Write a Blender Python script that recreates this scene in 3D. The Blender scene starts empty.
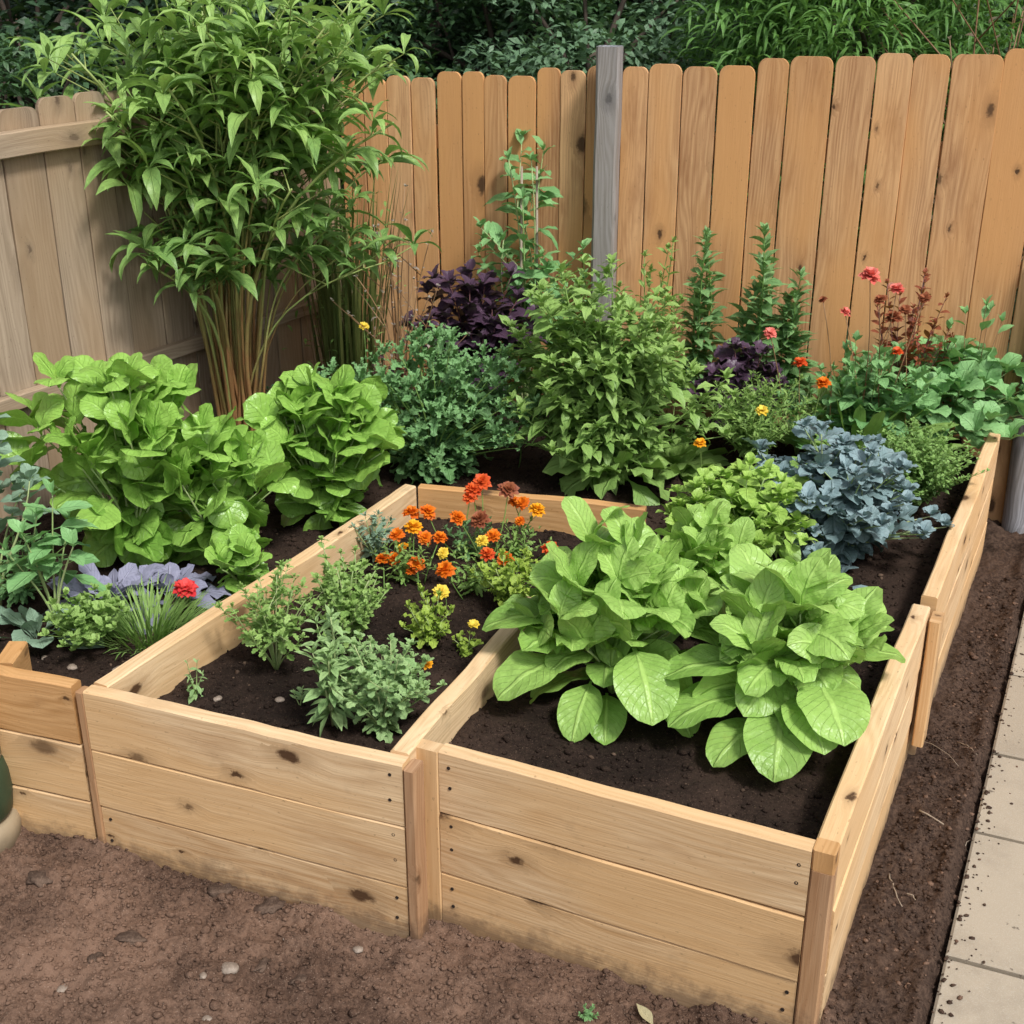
import bpy, math
import numpy as np
R = math.radians
PI = math.pi
scene = bpy.context.scene
col = scene.collection

# ------------------------------------------------------------------ camera model (used to look up places in the garden)
F_PX, PITCH, CAM_H = 1290.0, R(23.5), 2.1
_c, _s = math.cos(PITCH), math.sin(PITCH)
def _ray(x, y):
    u = (x - 512) / F_PX; v = -(y - 512) / F_PX
    return u, _c + v * _s, -_s + v * _c
def at(x, y, z):
    d = _ray(x, y); t = (z - CAM_H) / d[2]
    return np.array((d[0] * t, d[1] * t, z))
def atY(x, y, Y):
    d = _ray(x, y); t = Y / d[1]
    return np.array((d[0] * t, Y, CAM_H + d[2] * t))

# ------------------------------------------------------------------ noise
def _hash(ix, iy, seed):
    n = (ix.astype(np.int64) * 374761393 + iy.astype(np.int64) * 668265263 + seed * 1442695041) & 0x7fffffff
    n = (n ^ (n >> 13)) * 1274126177 & 0x7fffffff
    n = n ^ (n >> 16)
    return (n & 0xffff) / 65535.0
def vnoise(x, y, seed=0):
    x = np.asarray(x, float); y = np.asarray(y, float)
    ix = np.floor(x); iy = np.floor(y); fx = x - ix; fy = y - iy
    fx = fx * fx * (3 - 2 * fx); fy = fy * fy * (3 - 2 * fy)
    a = _hash(ix, iy, seed); b = _hash(ix + 1, iy, seed); c = _hash(ix, iy + 1, seed); d = _hash(ix + 1, iy + 1, seed)
    return (a * (1 - fx) + b * fx) * (1 - fy) + (c * (1 - fx) + d * fx) * fy - .5
def fbm(x, y, o=4, seed=0):
    r = 0; a = 1
    for i in range(o):
        r = r + a * vnoise(x * 2 ** i + 17 * i, y * 2 ** i - 9 * i, seed + i); a *= .55
    return r

# ------------------------------------------------------------------ geometry accumulator
class Geo:
    def __init__(s): s.V = []; s.Q = []; s.T = []; s.UV = []; s.tone = []; s.n = 0
    def add(s, V, Q=None, T=None, UV=None, tone=0.5):
        V = np.asarray(V, float).reshape(-1, 3)
        if Q is not None and len(Q): s.Q.append(np.asarray(Q, int).reshape(-1, 4) + s.n)
        if T is not None and len(T): s.T.append(np.asarray(T, int).reshape(-1, 3) + s.n)
        s.UV.append(np.zeros((len(V), 2)) if UV is None else np.asarray(UV, float).reshape(-1, 2))
        s.tone.append(np.broadcast_to(np.asarray(tone, float), (len(V),)))
        s.V.append(V); s.n += len(V)
        return s
    def build(s, name, mat, parent=None, smooth=True, loc=None):
        V = np.concatenate(s.V); UV = np.concatenate(s.UV); tone = np.concatenate(s.tone)
        if parent is not None: V = V - np.array(parent.location)
        elif loc is not None: V = V - np.array(loc)
        Q = np.concatenate(s.Q) if s.Q else np.zeros((0, 4), int)
        T = np.concatenate(s.T) if s.T else np.zeros((0, 3), int)
        me = bpy.data.meshes.new(name)
        idx = np.concatenate([Q.ravel(), T.ravel()]).astype(np.int32)
        me.vertices.add(len(V)); me.vertices.foreach_set('co', V.astype(np.float32).ravel())
        me.loops.add(len(idx)); me.loops.foreach_set('vertex_index', idx)
        st = np.concatenate([np.arange(len(Q)) * 4, len(Q) * 4 + np.arange(len(T)) * 3]).astype(np.int32)
        me.polygons.add(len(st)); me.polygons.foreach_set('loop_start', st)
        me.polygons.foreach_set('use_smooth', np.full(len(st), smooth))
        uvl = me.uv_layers.new(name='UVMap'); uvl.data.foreach_set('uv', UV[idx].astype(np.float32).ravel())
        at_ = me.attributes.new('tone', 'FLOAT', 'POINT'); at_.data.foreach_set('value', tone.astype(np.float32))
        me.update(calc_edges=True); me.validate()
        me.materials.append(mat)
        o = bpy.data.objects.new(name, me); col.objects.link(o)
        if parent is not None: o.parent = parent
        elif loc is not None: o.location = loc
        return o

def tag(o, label, cat, group=None, kind=None):
    o['label'] = label; o['category'] = cat
    if group: o['group'] = group
    if kind: o['kind'] = kind
    return o
def thing(name, label, cat, loc, group=None):
    o = bpy.data.objects.new(name, None); o.empty_display_size = .1
    o.location = tuple(float(v) for v in loc); col.objects.link(o)
    return tag(o, label, cat, group)

# ------------------------------------------------------------------ node helpers
class NT:
    def __init__(s, name):
        s.m = bpy.data.materials.new(name); s.m.use_nodes = True
        s.t = s.m.node_tree; s.t.nodes.clear()
        s.out = s.n('ShaderNodeOutputMaterial')
    def n(s, typ, **kw):
        nd = s.t.nodes.new(typ)
        for k, v in kw.items(): setattr(nd, k, v)
        return nd
    def l(s, a, b): s.t.links.new(a, b)
    def put(s, sock, v):
        if isinstance(v, bpy.types.NodeSocket): s.l(v, sock)
        else: sock.default_value = v
    def math(s, op, a, b=0.0, c=None, clamp=False):
        nd = s.n('ShaderNodeMath', operation=op, use_clamp=clamp)
        s.put(nd.inputs[0], a); s.put(nd.inputs[1], b)
        if c is not None: s.put(nd.inputs[2], c)
        return nd.outputs[0]
    def mix(s, f, a, b, blend='MIX'):
        nd = s.n('ShaderNodeMix', data_type='RGBA', blend_type=blend)
        s.put(nd.inputs[0], f)
        for sk, v in ((nd.inputs[6], a), (nd.inputs[7], b)):
            s.put(sk, (*v, 1) if isinstance(v, tuple) and len(v) == 3 else v)
        return nd.outputs[2]
    def noise(s, vec, scale, detail=3, rough=.55, dist=0):
        nd = s.n('ShaderNodeTexNoise'); s.l(vec, nd.inputs['Vector'])
        nd.inputs['Scale'].default_value = scale; nd.inputs['Detail'].default_value = detail
        nd.inputs['Roughness'].default_value = rough; nd.inputs['Distortion'].default_value = dist
        return nd.outputs[0]
    def step(s, x, lo, hi, a=0.0, b=1.0):
        nd = s.n('ShaderNodeMapRange', interpolation_type='SMOOTHSTEP')
        s.put(nd.inputs[0], x)
        for i, v in enumerate((lo, hi, a, b)): nd.inputs[i + 1].default_value = v
        return nd.outputs[0]
    def vec(s, x, y, z=0.0):
        nd = s.n('ShaderNodeCombineXYZ')
        for i, v in enumerate((x, y, z)): s.put(nd.inputs[i], v)
        return nd.outputs[0]
    def attr(s, name): return s.n('ShaderNodeAttribute', attribute_name=name).outputs['Fac']
    def bsdf(s, color, rough=.6, bump=None, bstr=.3, bdist=.005, spec=.5):
        b = s.n('ShaderNodeBsdfPrincipled'); s.put(b.inputs['Base Color'], (*color, 1) if isinstance(color, tuple) else color)
        s.put(b.inputs['Roughness'], rough); b.inputs['Specular IOR Level'].default_value = spec
        if bump is not None:
            bn = s.n('ShaderNodeBump'); bn.inputs['Strength'].default_value = bstr; bn.inputs['Distance'].default_value = bdist
            s.l(bump, bn.inputs['Height']); s.l(bn.outputs[0], b.inputs['Normal']); s.nrm = bn.outputs[0]
        return b

def leafmat(name, A, B, vein=.25, trans=.25, rough=.45, blister=.4, nv=7, bsc=60, spec=.4, rib=None):
    t = NT(name)
    uv = t.n('ShaderNodeUVMap', uv_map='UVMap').outputs[0]
    sx = t.n('ShaderNodeSeparateXYZ'); t.l(uv, sx.inputs[0])
    sd = t.math('MULTIPLY', t.math('ABSOLUTE', t.math('SUBTRACT', sx.outputs[0], .5)), 2)
    tt = sx.outputs[1]
    obj = t.n('ShaderNodeTexCoord').outputs['Object']
    rbn = t.step(sd, .04, .13, 1, 0)
    ph = t.math('SUBTRACT', t.math('MULTIPLY', tt, float(nv)), t.math('MULTIPLY', sd, nv * .32))
    lat = t.math('ABSOLUTE', t.math('SINE', t.math('MULTIPLY', ph, PI)))
    latv = t.step(lat, .0, .22, 1, 0)
    veins = t.math('MAXIMUM', rbn, t.math('MULTIPLY', latv, .55))
    tone = t.attr('tone')
    n1 = t.noise(obj, 9, 3)
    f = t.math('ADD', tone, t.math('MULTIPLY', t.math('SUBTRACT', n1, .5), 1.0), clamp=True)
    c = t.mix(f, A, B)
    n2 = t.noise(obj, 70, 3)
    c = t.mix(t.math('MULTIPLY', t.step(n2, .5, .75), .3), c, tuple(min(1, v * 1.35) for v in B))
    c = t.mix(t.math('MULTIPLY', t.step(t.noise(obj, 22, 3, .6), .62, .72), .28), c, (B[0] * 1.15, B[1] * .9, B[2] * .7))
    rc = rib or tuple(min(.9, v * 1.5 + .03) for v in B)
    c = t.mix(t.math('MULTIPLY', veins, vein), c, rc)
    geo = t.n('ShaderNodeNewGeometry').outputs['Backfacing']
    c = t.mix(t.math('MULTIPLY', geo, .25), c, tuple(min(1, v * 1.15 + .04) for v in B))
    h = t.math('ADD', t.math('MULTIPLY', t.noise(obj, bsc, 2), blister), t.math('MULTIPLY', veins, -.8))
    b = t.bsdf(c, rough, h, .7, .006, spec)
    tr = t.n('ShaderNodeBsdfTranslucent'); t.l(t.mix(.25, c, (.35, .6, .05)), tr.inputs[0]); t.l(t.nrm, tr.inputs['Normal'])
    mx = t.n('ShaderNodeMixShader'); mx.inputs[0].default_value = trans
    t.l(b.outputs[0], mx.inputs[1]); t.l(tr.outputs[0], mx.inputs[2]); t.l(mx.outputs[0], t.out.inputs[0])
    return t.m

def stemmat(name, A, B, rough=.6):
    t = NT(name); obj = t.n('ShaderNodeTexCoord').outputs['Object']
    f = t.math('ADD', t.attr('tone'), t.math('MULTIPLY', t.math('SUBTRACT', t.noise(obj, 25, 3), .5), .8), clamp=True)
    b = t.bsdf(t.mix(f, A, B), rough, t.noise(obj, 200, 2), .2, .002)
    t.l(b.outputs[0], t.out.inputs[0]); return t.m

def woodmat(name, A, B, knot=.5, dark=(.09, .045, .02), grain=1.0, rough=.7, kth=.36, stain=.35, mud=0):
    """A..B is the plain wood; UV is in metres along (u) and across (v) the board."""
    t = NT(name)
    uv = t.n('ShaderNodeUVMap', uv_map='UVMap').outputs[0]
    sx = t.n('ShaderNodeSeparateXYZ'); t.l(uv, sx.inputs[0]); u, v = sx.outputs[0], sx.outputs[1]
    tone = t.attr('tone')
    # knots
    vv = t.n('ShaderNodeTexVoronoi', voronoi_dimensions='2D'); vv.inputs['Scale'].default_value = 1
    wob = t.math('MULTIPLY', t.math('SUBTRACT', t.noise(uv, 38, 3, .7), .5), .22)
    t.l(t.vec(t.math('ADD', t.math('MULTIPLY', u, 4.6), wob), t.math('ADD', t.math('MULTIPLY', v, 8.5), wob)), vv.inputs['Vector'])
    d = vv.outputs['Distance']; rnd = t.n('ShaderNodeSeparateColor'); t.l(vv.outputs['Color'], rnd.inputs[0])
    gate = t.math('LESS_THAN', rnd.outputs[0], kth)
    size = t.math('MULTIPLY_ADD', t.math('POWER', rnd.outputs[1], 2.5), .16, .045)
    rel = t.math('DIVIDE', d, size)
    core = t.math('MULTIPLY', t.step(rel, .45, 1.35, 1, 0), t.math('MULTIPLY', gate, t.step(rnd.outputs[2], 0, .7, .6, 1)))
    halo = t.math('MULTIPLY', t.step(rel, .8, 3.6, 1, 0), gate)
    # grain bends around the knots
    bend = t.math('MULTIPLY', t.step(rel, .5, 4.5, 1, 0), t.math('MULTIPLY', gate, .018))
    vb = t.math('ADD', v, bend)
    low = t.noise(t.vec(t.math('MULTIPLY', u, 1.1), t.math('MULTIPLY', vb, 7)), 1, 2)
    rings = t.math('ADD', t.math('MULTIPLY', vb, 55), t.math('MULTIPLY', low, 12))
    wv = t.math('ABSOLUTE', t.math('SUBTRACT', t.math('FRACT', rings), .5))
    wv = t.step(wv, .0, .5)
    fine = t.noise(t.vec(t.math('MULTIPLY', u, 6), t.math('MULTIPLY', vb, 260)), 1, 3, .6)
    mid = t.noise(t.vec(t.math('MULTIPLY', u, 2.2), t.math('MULTIPLY', vb, 45)), 1, 3, .6)
    g = t.math('ADD', t.math('MULTIPLY', wv, .13), t.math('ADD', t.math('MULTIPLY', fine, .35), t.math('MULTIPLY', mid, .45)))
    f = t.math('ADD', t.math('MULTIPLY', t.math('SUBTRACT', g, .46), 2.4 * grain), tone, clamp=True)
    c = t.mix(f, A, B)
    patch = t.noise(t.vec(t.math('MULTIPLY', u, 2.2), t.math('MULTIPLY', v, 9)), 1, 4, .65)
    c = t.mix(t.math('MULTIPLY', t.step(patch, .5, .72), stain), c, (A[0] * .75, A[1] * .62, A[2] * .5))
    warm = t.noise(t.vec(t.math('MULTIPLY', u, .9), t.math('MULTIPLY', v, 2.5), 7.0), 1, 2)
    c = t.mix(t.math('MULTIPLY', t.step(warm, .40, .60), min(.9, stain * 1.6)), c, (B[0] * .88, B[1] * .75, B[2] * .58))
    c = t.mix(t.math('MULTIPLY', halo, .38), c, tuple(x * .6 for x in A))
    c = t.mix(t.math('MULTIPLY', core, knot * 1.9, clamp=True), c, dark)
    spk = t.noise(t.vec(t.math('MULTIPLY', u, 60), t.math('MULTIPLY', v, 130)), 1, 2)
    c = t.mix(t.math('MULTIPLY', t.step(spk, .66, .74), .35), c, dark)
    if mud:
        ob = t.n('ShaderNodeTexCoord').outputs['Object']; sz = t.n('ShaderNodeSeparateXYZ'); t.l(ob, sz.inputs[0])
        zz = t.math('SUBTRACT', sz.outputs[2], t.math('MULTIPLY', t.math('SUBTRACT', t.noise(ob, 22, 5, .7), .5), .16))
        c = t.mix(t.math('MULTIPLY', t.step(zz, .0, .075, 1, 0), mud), c, (.09, .055, .038))
        c = t.mix(t.math('MULTIPLY', t.step(t.noise(ob, 5, 4, .7), .58, .72), mud * .35), c, (.20, .13, .08))
    h = t.math('ADD', t.math('MULTIPLY', fine, .6), t.math('ADD', t.math('MULTIPLY', mid, .6), t.math('MULTIPLY', core, -.5)))
    b = t.bsdf(c, rough, h, .5, .003, .3)
    t.l(b.outputs[0], t.out.inputs[0]); return t.m

def soilmat(name, A, B, C, big=2.5, bs=.8, damp=False):
    t = NT(name); obj = t.n('ShaderNodeTexCoord').outputs['Object']
    n1 = t.noise(obj, big, 4, .6); n2 = t.noise(obj, 90, 4, .7); n3 = t.noise(obj, 330, 2, .6)
    c = t.mix(t.step(t.math('ADD', n1, t.math('MULTIPLY', t.math('SUBTRACT', n2, .5), .5)), .35, .68), A, B)
    c = t.mix(t.step(n3, .62, .74), c, C)
    c = t.mix(t.math('MULTIPLY', t.step(t.attr('tone'), .5, 1), .9), c, C)
    if damp: c = t.mix(t.math('MULTIPLY', t.step(t.math('ADD', t.attr('tone'), t.math('MULTIPLY', t.math('SUBTRACT', n1, .5), .8)), -.25, -.7), .8), c, t.mix(t.step(n2, .4, .65), (.022, .014, .011), (.07, .045, .032)))
    h = t.math('ADD', t.math('MULTIPLY', n2, .7), t.math('MULTIPLY', n3, .4))
    b = t.bsdf(c, .95, h, bs, .008, .15)
    t.l(b.outputs[0], t.out.inputs[0]); return t.m

# ------------------------------------------------------------------ palette
M = {}
M['wood'] = woodmat('pale_pine', (.46, .265, .12), (.78, .57, .34), knot=.6, stain=.42, mud=.65, kth=.40)
M['wood_top'] = woodmat('orange_pine', (.42, .22, .08), (.68, .41, .19), knot=.5, mud=.7)
M['wood_post'] = woodmat('red_pine', (.30, .155, .075), (.52, .33, .19), knot=.5, mud=.8)
M['cedar'] = woodmat('cedar_fence', (.35, .17, .075), (.71, .43, .215), knot=.6, stain=.6, kth=.24)
M['greywood'] = woodmat('weathered_fence', (.25, .185, .125), (.46, .36, .26), knot=.4, dark=(.08, .05, .035), stain=.3, kth=.15)
M['post'] = woodmat('silvered_post', (.15, .15, .16), (.36, .36, .385), knot=.3, dark=(.05, .045, .045), grain=2.0)
M['bedsoil'] = soilmat('potting_soil', (.016, .010, .0075), (.048, .030, .022), (.15, .10, .07))
M['ground'] = soilmat('bare_earth', (.068, .040, .028), (.20, .122, .084), (.34, .25, .19), big=1.6, damp=True)
t = NT('dark_steel'); b_ = t.bsdf((.06, .05, .045), .5); b_.inputs['Metallic'].default_value = .7; t.l(b_.outputs[0], t.out.inputs[0]); M['steel'] = t.m
M['clod'] = soilmat('earth_clod', (.07, .045, .033), (.14, .095, .07), (.22, .16, .12), big=20)
M['stone'] = soilmat('pebble_stone', (.20, .155, .12), (.33, .27, .22), (.42, .36, .3), big=14, bs=.3)
M['twig'] = stemmat('dry_twig', (.22, .16, .11), (.42, .35, .27))

# ------------------------------------------------------------------ primitives
def tube(G, P, r0, r1=None, n=6, tone=.5):
    P = np.asarray(P, float); m = len(P); r1 = r0 if r1 is None else r1
    d = np.gradient(P, axis=0); d /= np.linalg.norm(d, axis=1)[:, None] + 1e-9
    ref = np.array((0, 0, 1.)) if abs(d[0, 2]) < .9 else np.array((1., 0, 0))
    s = np.cross(d, ref); s /= np.linalg.norm(s, axis=1)[:, None] + 1e-9
    b = np.cross(s, d)
    r = np.linspace(r0, r1, m)[:, None, None] if np.isscalar(r0) else np.asarray(r0)[:, None, None]
    a = np.linspace(0, 2 * PI, n, endpoint=False)[None, :, None]
    V = P[:, None] + r * (np.cos(a) * s[:, None] + np.sin(a) * b[:, None])
    i = np.arange(m - 1)[:, None] * n; j = np.arange(n)[None]
    Q = np.stack([i + j, i + (j + 1) % n, i + n + (j + 1) % n, i + n + j], -1).reshape(-1, 4)
    UV = np.stack(np.broadcast_arrays(np.arange(n)[None] / n, np.linspace(0, 1, m)[:, None]), -1)
    V = V.reshape(-1, 3); T = []
    V = np.vstack([V, P[:1], P[-1:]]); c0, c1 = m * n, m * n + 1
    for k in range(n):
        T.append((c0, (k + 1) % n, k)); T.append((c1, (m - 1) * n + k, (m - 1) * n + (k + 1) % n))
    tn = np.repeat(np.asarray(tone, float), n) if np.ndim(tone) else np.full(m * n, tone)
    G.add(V, Q, T, np.vstack([UV.reshape(-1, 2), (0, 0), (0, 1)]), np.append(tn, [tn[0], tn[-1]]))

def plank(G, a, b, T, Hh, rng, n=None, warp=.0018, ch=.004, tone=None, wid=None, upto=None):
    """board from a to b (centre line); T thickness vector, Hh height vector"""
    a = np.asarray(a, float); b = np.asarray(b, float); T = np.asarray(T, float); Hh = np.asarray(Hh, float)
    Ln = np.linalg.norm(b - a); lt = np.linalg.norm(T); lh = np.linalg.norm(Hh)
    tp = np.linspace(0, 1, n or max(3, int(Ln / .05))) if upto is None else np.asarray(upto)
    ct, chh = .5 - ch / lt, .5 - ch / lh
    cs = np.array([(-.5, -chh), (-ct, -.5), (ct, -.5), (.5, -chh), (.5, chh), (ct, .5), (-ct, .5), (-.5, chh)])
    cs = np.vstack([cs, cs[:1]]); k = len(cs)
    per = np.concatenate([[0], np.cumsum(np.linalg.norm((cs[1:] - cs[:-1]) * (lt, lh), axis=1))])
    ph = rng.rand(2) * 100
    wz = (vnoise(tp * Ln * 4 + ph[0], tp * 0) + .4 * vnoise(tp * Ln * 19 + ph[0], tp * 0 + 5)) * warp * 2
    wt = vnoise(tp * Ln * 3 + ph[1], tp * 0 + 9) * warp * 2
    C = a + (b - a) * tp[:, None] + wz[:, None] * Hh / lh + wt[:, None] * T / lt
    w = np.ones(len(tp)) if wid is None else np.asarray(wid)
    V = C[:, None] + cs[None, :, :1] * T + cs[None, :, 1:] * Hh * w[:, None, None]
    off = rng.rand(2) * 40
    UV = np.stack(np.broadcast_arrays(off[0] + (tp * Ln)[:, None], off[1] + per[None]), -1)
    i = np.arange(len(tp) - 1)[:, None] * k; j = np.arange(k - 1)[None]
    Q = np.stack([i + j, i + j + 1, i + k + j + 1, i + k + j], -1).reshape(-1, 4)
    tn = rng.uniform(.3, .7) if tone is None else tone
    G.add(V, Q, None, UV, tn)
    for e, ix in ((0, 0), (1, len(tp) - 1)):
        ring = V[ix, :8]; cen = ring.mean(0)
        tri = [(8, (q + 1) % 8, q) if e == 0 else (8, q, (q + 1) % 8) for q in range(8)]
        uvc = np.vstack([cs[:8] * (lt, lh), (0, 0)]) * (1, 1) + off + 3.3
        G.add(np.vstack([ring, cen]), None, tri, uvc, max(0, tn - .12))

# blade outlines, t in 0..1
def ov(a=.42, p=1.0):   # widest at a
    def f(t):
        t = np.clip(t, 0, 1); x = np.where(t < a, t / a * .5, .5 + (t - a) / (1 - a) * .5)
        return np.sin(PI * x) ** p
    return f
ovate, obovate, lance, roundp, strap = ov(.38, .8), ov(.66, .75), ov(.42, 1.15), ov(.5, .62), ov(.5, .35)

def leaves(G, pos, az, el, L, W, prof=ovate, droop=.8, roll=0, pet=0.0, fold=.25, ruf=0., rf=3., cup=0., lobe=0., nl=5,
           nt=7, ns=5, tone=.5, rng=None, pw=.07, puck=0.):
    N = len(pos); rng = rng or np.random
    A = lambda v: np.broadcast_to(np.asarray(v, float), (N,))[:, None]
    az, el, L, W, droop, roll = map(A, (az, el, L, W, droop, roll))
    t = np.linspace(0, 1, nt)[None]
    dz = 1 / (nt - 1)
    e = el - droop * t ** 1.3
    h = np.cumsum(np.cos(e), 1) - np.cos(e[:, :1]); z = np.cumsum(np.sin(e), 1) - np.sin(e[:, :1])
    h = h * L * dz; z = z * L * dz
    ca, sa = np.cos(az), np.sin(az)
    C = np.asarray(pos)[:, None] + np.stack([h * ca, h * sa, z], -1)
    side0 = np.stack([-sa, ca, 0 * sa], -1)
    nor0 = np.stack([-np.sin(e) * ca, -np.sin(e) * sa, np.cos(e)], -1)
    cr, sr = np.cos(roll)[..., None], np.sin(roll)[..., None]
    side = side0 * cr + nor0 * sr; nor = nor0 * cr - side0 * sr
    s = np.linspace(-1, 1, ns)
    bt = np.clip((t - pet) / (1 - pet), 0, 1)
    w = np.where(t < pet, pw, np.maximum(prof(bt), pw * (bt < .2) + .015))
    w = np.repeat(w, N, 0)[:, :, None] * np.ones(ns)
    if lobe:
        lb = 1 - lobe * np.abs(np.cos(PI * nl * bt)) ** 1.2 * (t >= pet)
        w = w * (1 - (np.abs(s) > .6)[None, None] * (1 - lb[:, :, None]))
    blade = (t >= pet)[..., None]
    ph = rng.rand(N, 1, 1) * 6.28; ph2 = rng.rand(N, 1, 1) * 6.28
    sw = s[None, None] * w
    off = (fold * np.abs(sw) - cup * sw ** 2) * blade
    off = off + ruf * np.abs(s)[None, None] ** 1.5 * np.sin(rf * 2 * PI * bt[..., None] * (1 + .2 * np.sin(ph)) + ph + (s > 0)[None, None] * 2.1) * blade * np.minimum(1, w * 2)
    if puck: off = off + puck * np.sin(bt[..., None] * 17 + ph2) * np.cos(s[None, None] * 4 + ph) * blade
    V = C[:, :, None] + side[:, :, None] * (sw * W[..., None] * .5)[..., None] + nor[:, :, None] * (off * W[..., None] * .5)[..., None]
    base = np.arange(N)[:, None, None] * nt * ns; i = np.arange(nt - 1)[None, :, None] * ns; j = np.arange(ns - 1)[None, None]
    q = base + i + j
    Q = np.stack([q, q + 1, q + ns + 1, q + ns], -1).reshape(-1, 4)
    UV = np.stack(np.broadcast_arrays((s * .5 + .5)[None, None], bt[..., None] * np.ones((N, 1, 1))), -1)
    tn = np.broadcast_to(np.asarray(tone, float), (N,))
    G.add(V, Q, None, UV, np.repeat(tn, nt * ns))
    return C[:, -1]

# ================================================================== SETTING
rng = np.random.RandomState(7)
SOIL = .365
TOP = .48
# path of pale slabs along the right side
pe0, pe1 = at(930, 1024, 0)[:2], at(1024, 612, 0)[:2]
pdir = (pe1 - pe0) / np.linalg.norm(pe1 - pe0)
def path_side(x, y):    # signed distance to the right of the path's left edge
    return (x - pe0[0]) * pdir[1] - (y - pe0[1]) * pdir[0]

def ground_h(x, y):
    h = .034 * fbm(x * 2.3, y * 2.3, 3, 3) + .030 * fbm(x * 9, y * 9, 4, 11) + .028 * np.abs(fbm(x * 24, y * 24, 3, 21))
    ps = path_side(x, y) + .016 * fbm(x * 16, y * 16, 3, 70)
    h = h + .022 * np.exp(-((ps + .03) / .03) ** 2)
    m = np.clip((ps + .03) / .04, 0, 1); m = m * (path_side(x, y) < 1.0)
    far = np.clip((np.hypot(x, y) - 6) / 4, 0, 1)
    return h * (1 - m) * (1 - far) - .035 * m - .004
def damp_tone(x, y):   # the dug strip between the long bed and the slabs is darker, wetter earth
    return -1.0 * np.clip((x - .66 - (y - 2.06) * .30 + .12) / .25, 0, 1) * (path_side(x, y) < .6) * (y < 5) * (y > .5)
def axis(lo, hi, st, ext, k=26):
    c = np.arange(lo, hi + st / 2, st); g = st * np.cumsum(1.32 ** np.arange(1, k + 1)); g = g[g < ext]; g = np.append(g, ext)
    return np.concatenate([lo - g[::-1], c, hi + g])
X = axis(-1.6, 2.1, .0085, 260); Y = axis(1.55, 4.9, .0085, 260)
gx, gy = np.meshgrid(X, Y)
nx, ny = len(X), len(Y)
q = (np.arange(ny - 1)[:, None] * nx + np.arange(nx - 1)[None])
G = Geo(); G.add(np.stack([gx, gy, ground_h(gx, gy)], -1), np.stack([q, q + 1, q + nx + 1, q + nx], -1).reshape(-1, 4), tone=damp_tone(gx, gy).ravel())
g_ = G.build('ground', M['ground']); g_['kind'] = 'structure'

ICO = None
def ico():
    import bmesh
    bm = bmesh.new(); bmesh.ops.create_icosphere(bm, subdivisions=1, radius=1)
    v = np.array([x.co[:] for x in bm.verts]); f = np.array([[x.index for x in q.verts] for q in bm.faces]); bm.free(); return v, f
IV, IF = ico()
def crumbs(G, P, r, rng, flat=.7, tone=0):
    """small irregular lumps"""
    N = len(P); V = IV[None] * (1 + .35 * (rng.rand(N, len(IV), 1) - .5) * 2)
    sc = np.stack([rng.uniform(.7, 1.3, N), rng.uniform(.7, 1.3, N), rng.uniform(.5, .9, N) * flat / .7], -1)
    a = rng.rand(N) * 6.28; V = V * sc[:, None]
    x = V[..., 0] * np.cos(a)[:, None] - V[..., 1] * np.sin(a)[:, None]; y = V[..., 0] * np.sin(a)[:, None] + V[..., 1] * np.cos(a)[:, None]
    V = np.stack([x, y, V[..., 2]], -1) * r[:, None, None] + P[:, None]
    T = (np.arange(N)[:, None, None] * len(IV) + IF[None]).reshape(-1, 3)
    G.add(V, None, T, None, np.repeat(np.broadcast_to(np.asarray(tone, float), (N,)), len(IV)))
# loose crumbs of earth in front and along the path
G = Geo(); N = 80000
px = rng.uniform(-1.5, 1.9, N); py = rng.uniform(1.6, 4.2, N)
keep = (path_side(px, py) < -.01 + .035 * rng.randn(N) + .10 * (rng.rand(N) > .975)) & ~((py > 2.9 - .43 * (px + 1.1)) & (px < .65 + (py - 2.06) * .5) & (py > 2.1))
px, py = px[keep], py[keep]; N = len(px)
r = .002 + .005 * rng.rand(N) ** 3 + .007 * (rng.rand(N) > .99)
onp = np.clip(path_side(px, py), 0, 1) > 0
pz = np.where(onp, .012, ground_h(px, py) + r * .3)
crumbs(G, np.stack([px, py, pz], -1), r, rng, tone=np.where(damp_tone(px, py) < -.5, np.where(rng.rand(N) > .1, -1, .3), rng.rand(N) * .6))
tag(G.build('earth_crumbs', M['ground']), 'loose crumbs of brown earth scattered over bare ground', 'soil crumbs', kind='stuff')

# slabs
t = NT('paving_stone'); ob = t.n('ShaderNodeTexCoord').outputs['Object']
cc = t.mix(t.attr('tone'), (.32, .27, .205), (.43, .37, .285))
cc = t.mix(t.math('MULTIPLY', t.step(t.noise(ob, 3.5, 5, .65), .45, .7), .45), cc, (.20, .165, .125))
cc = t.mix(t.math('MULTIPLY', t.step(t.noise(ob, 45, 3, .6), .66, .74), .7), cc, (.07, .05, .035))
cc = t.mix(t.math('MULTIPLY', t.step(t.noise(ob, 400, 2), .5, .7), .35), cc, (.5, .46, .4))
b_ = t.bsdf(cc, .9, t.noise(ob, 260, 4), .35, .003, .2); t.l(b_.outputs[0], t.out.inputs[0]); M['slab'] = t.m
G = Geo()
seam = [at(937, 956, 0)[:2], at(963, 831, 0)[:2], at(976, 752, 0)[:2], at(995, 674, 0)[:2]]
sl = sorted([float(np.dot(q - pe0, pdir)) for q in seam])
sl = [sl[0] - .88, sl[0] - .44] + sl + [sl[-1] + .42, sl[-1] + .85]
sdir = at(1024, 979, 0)[:2] - at(937, 956, 0)[:2]; sdir /= np.linalg.norm(sdir)
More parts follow.
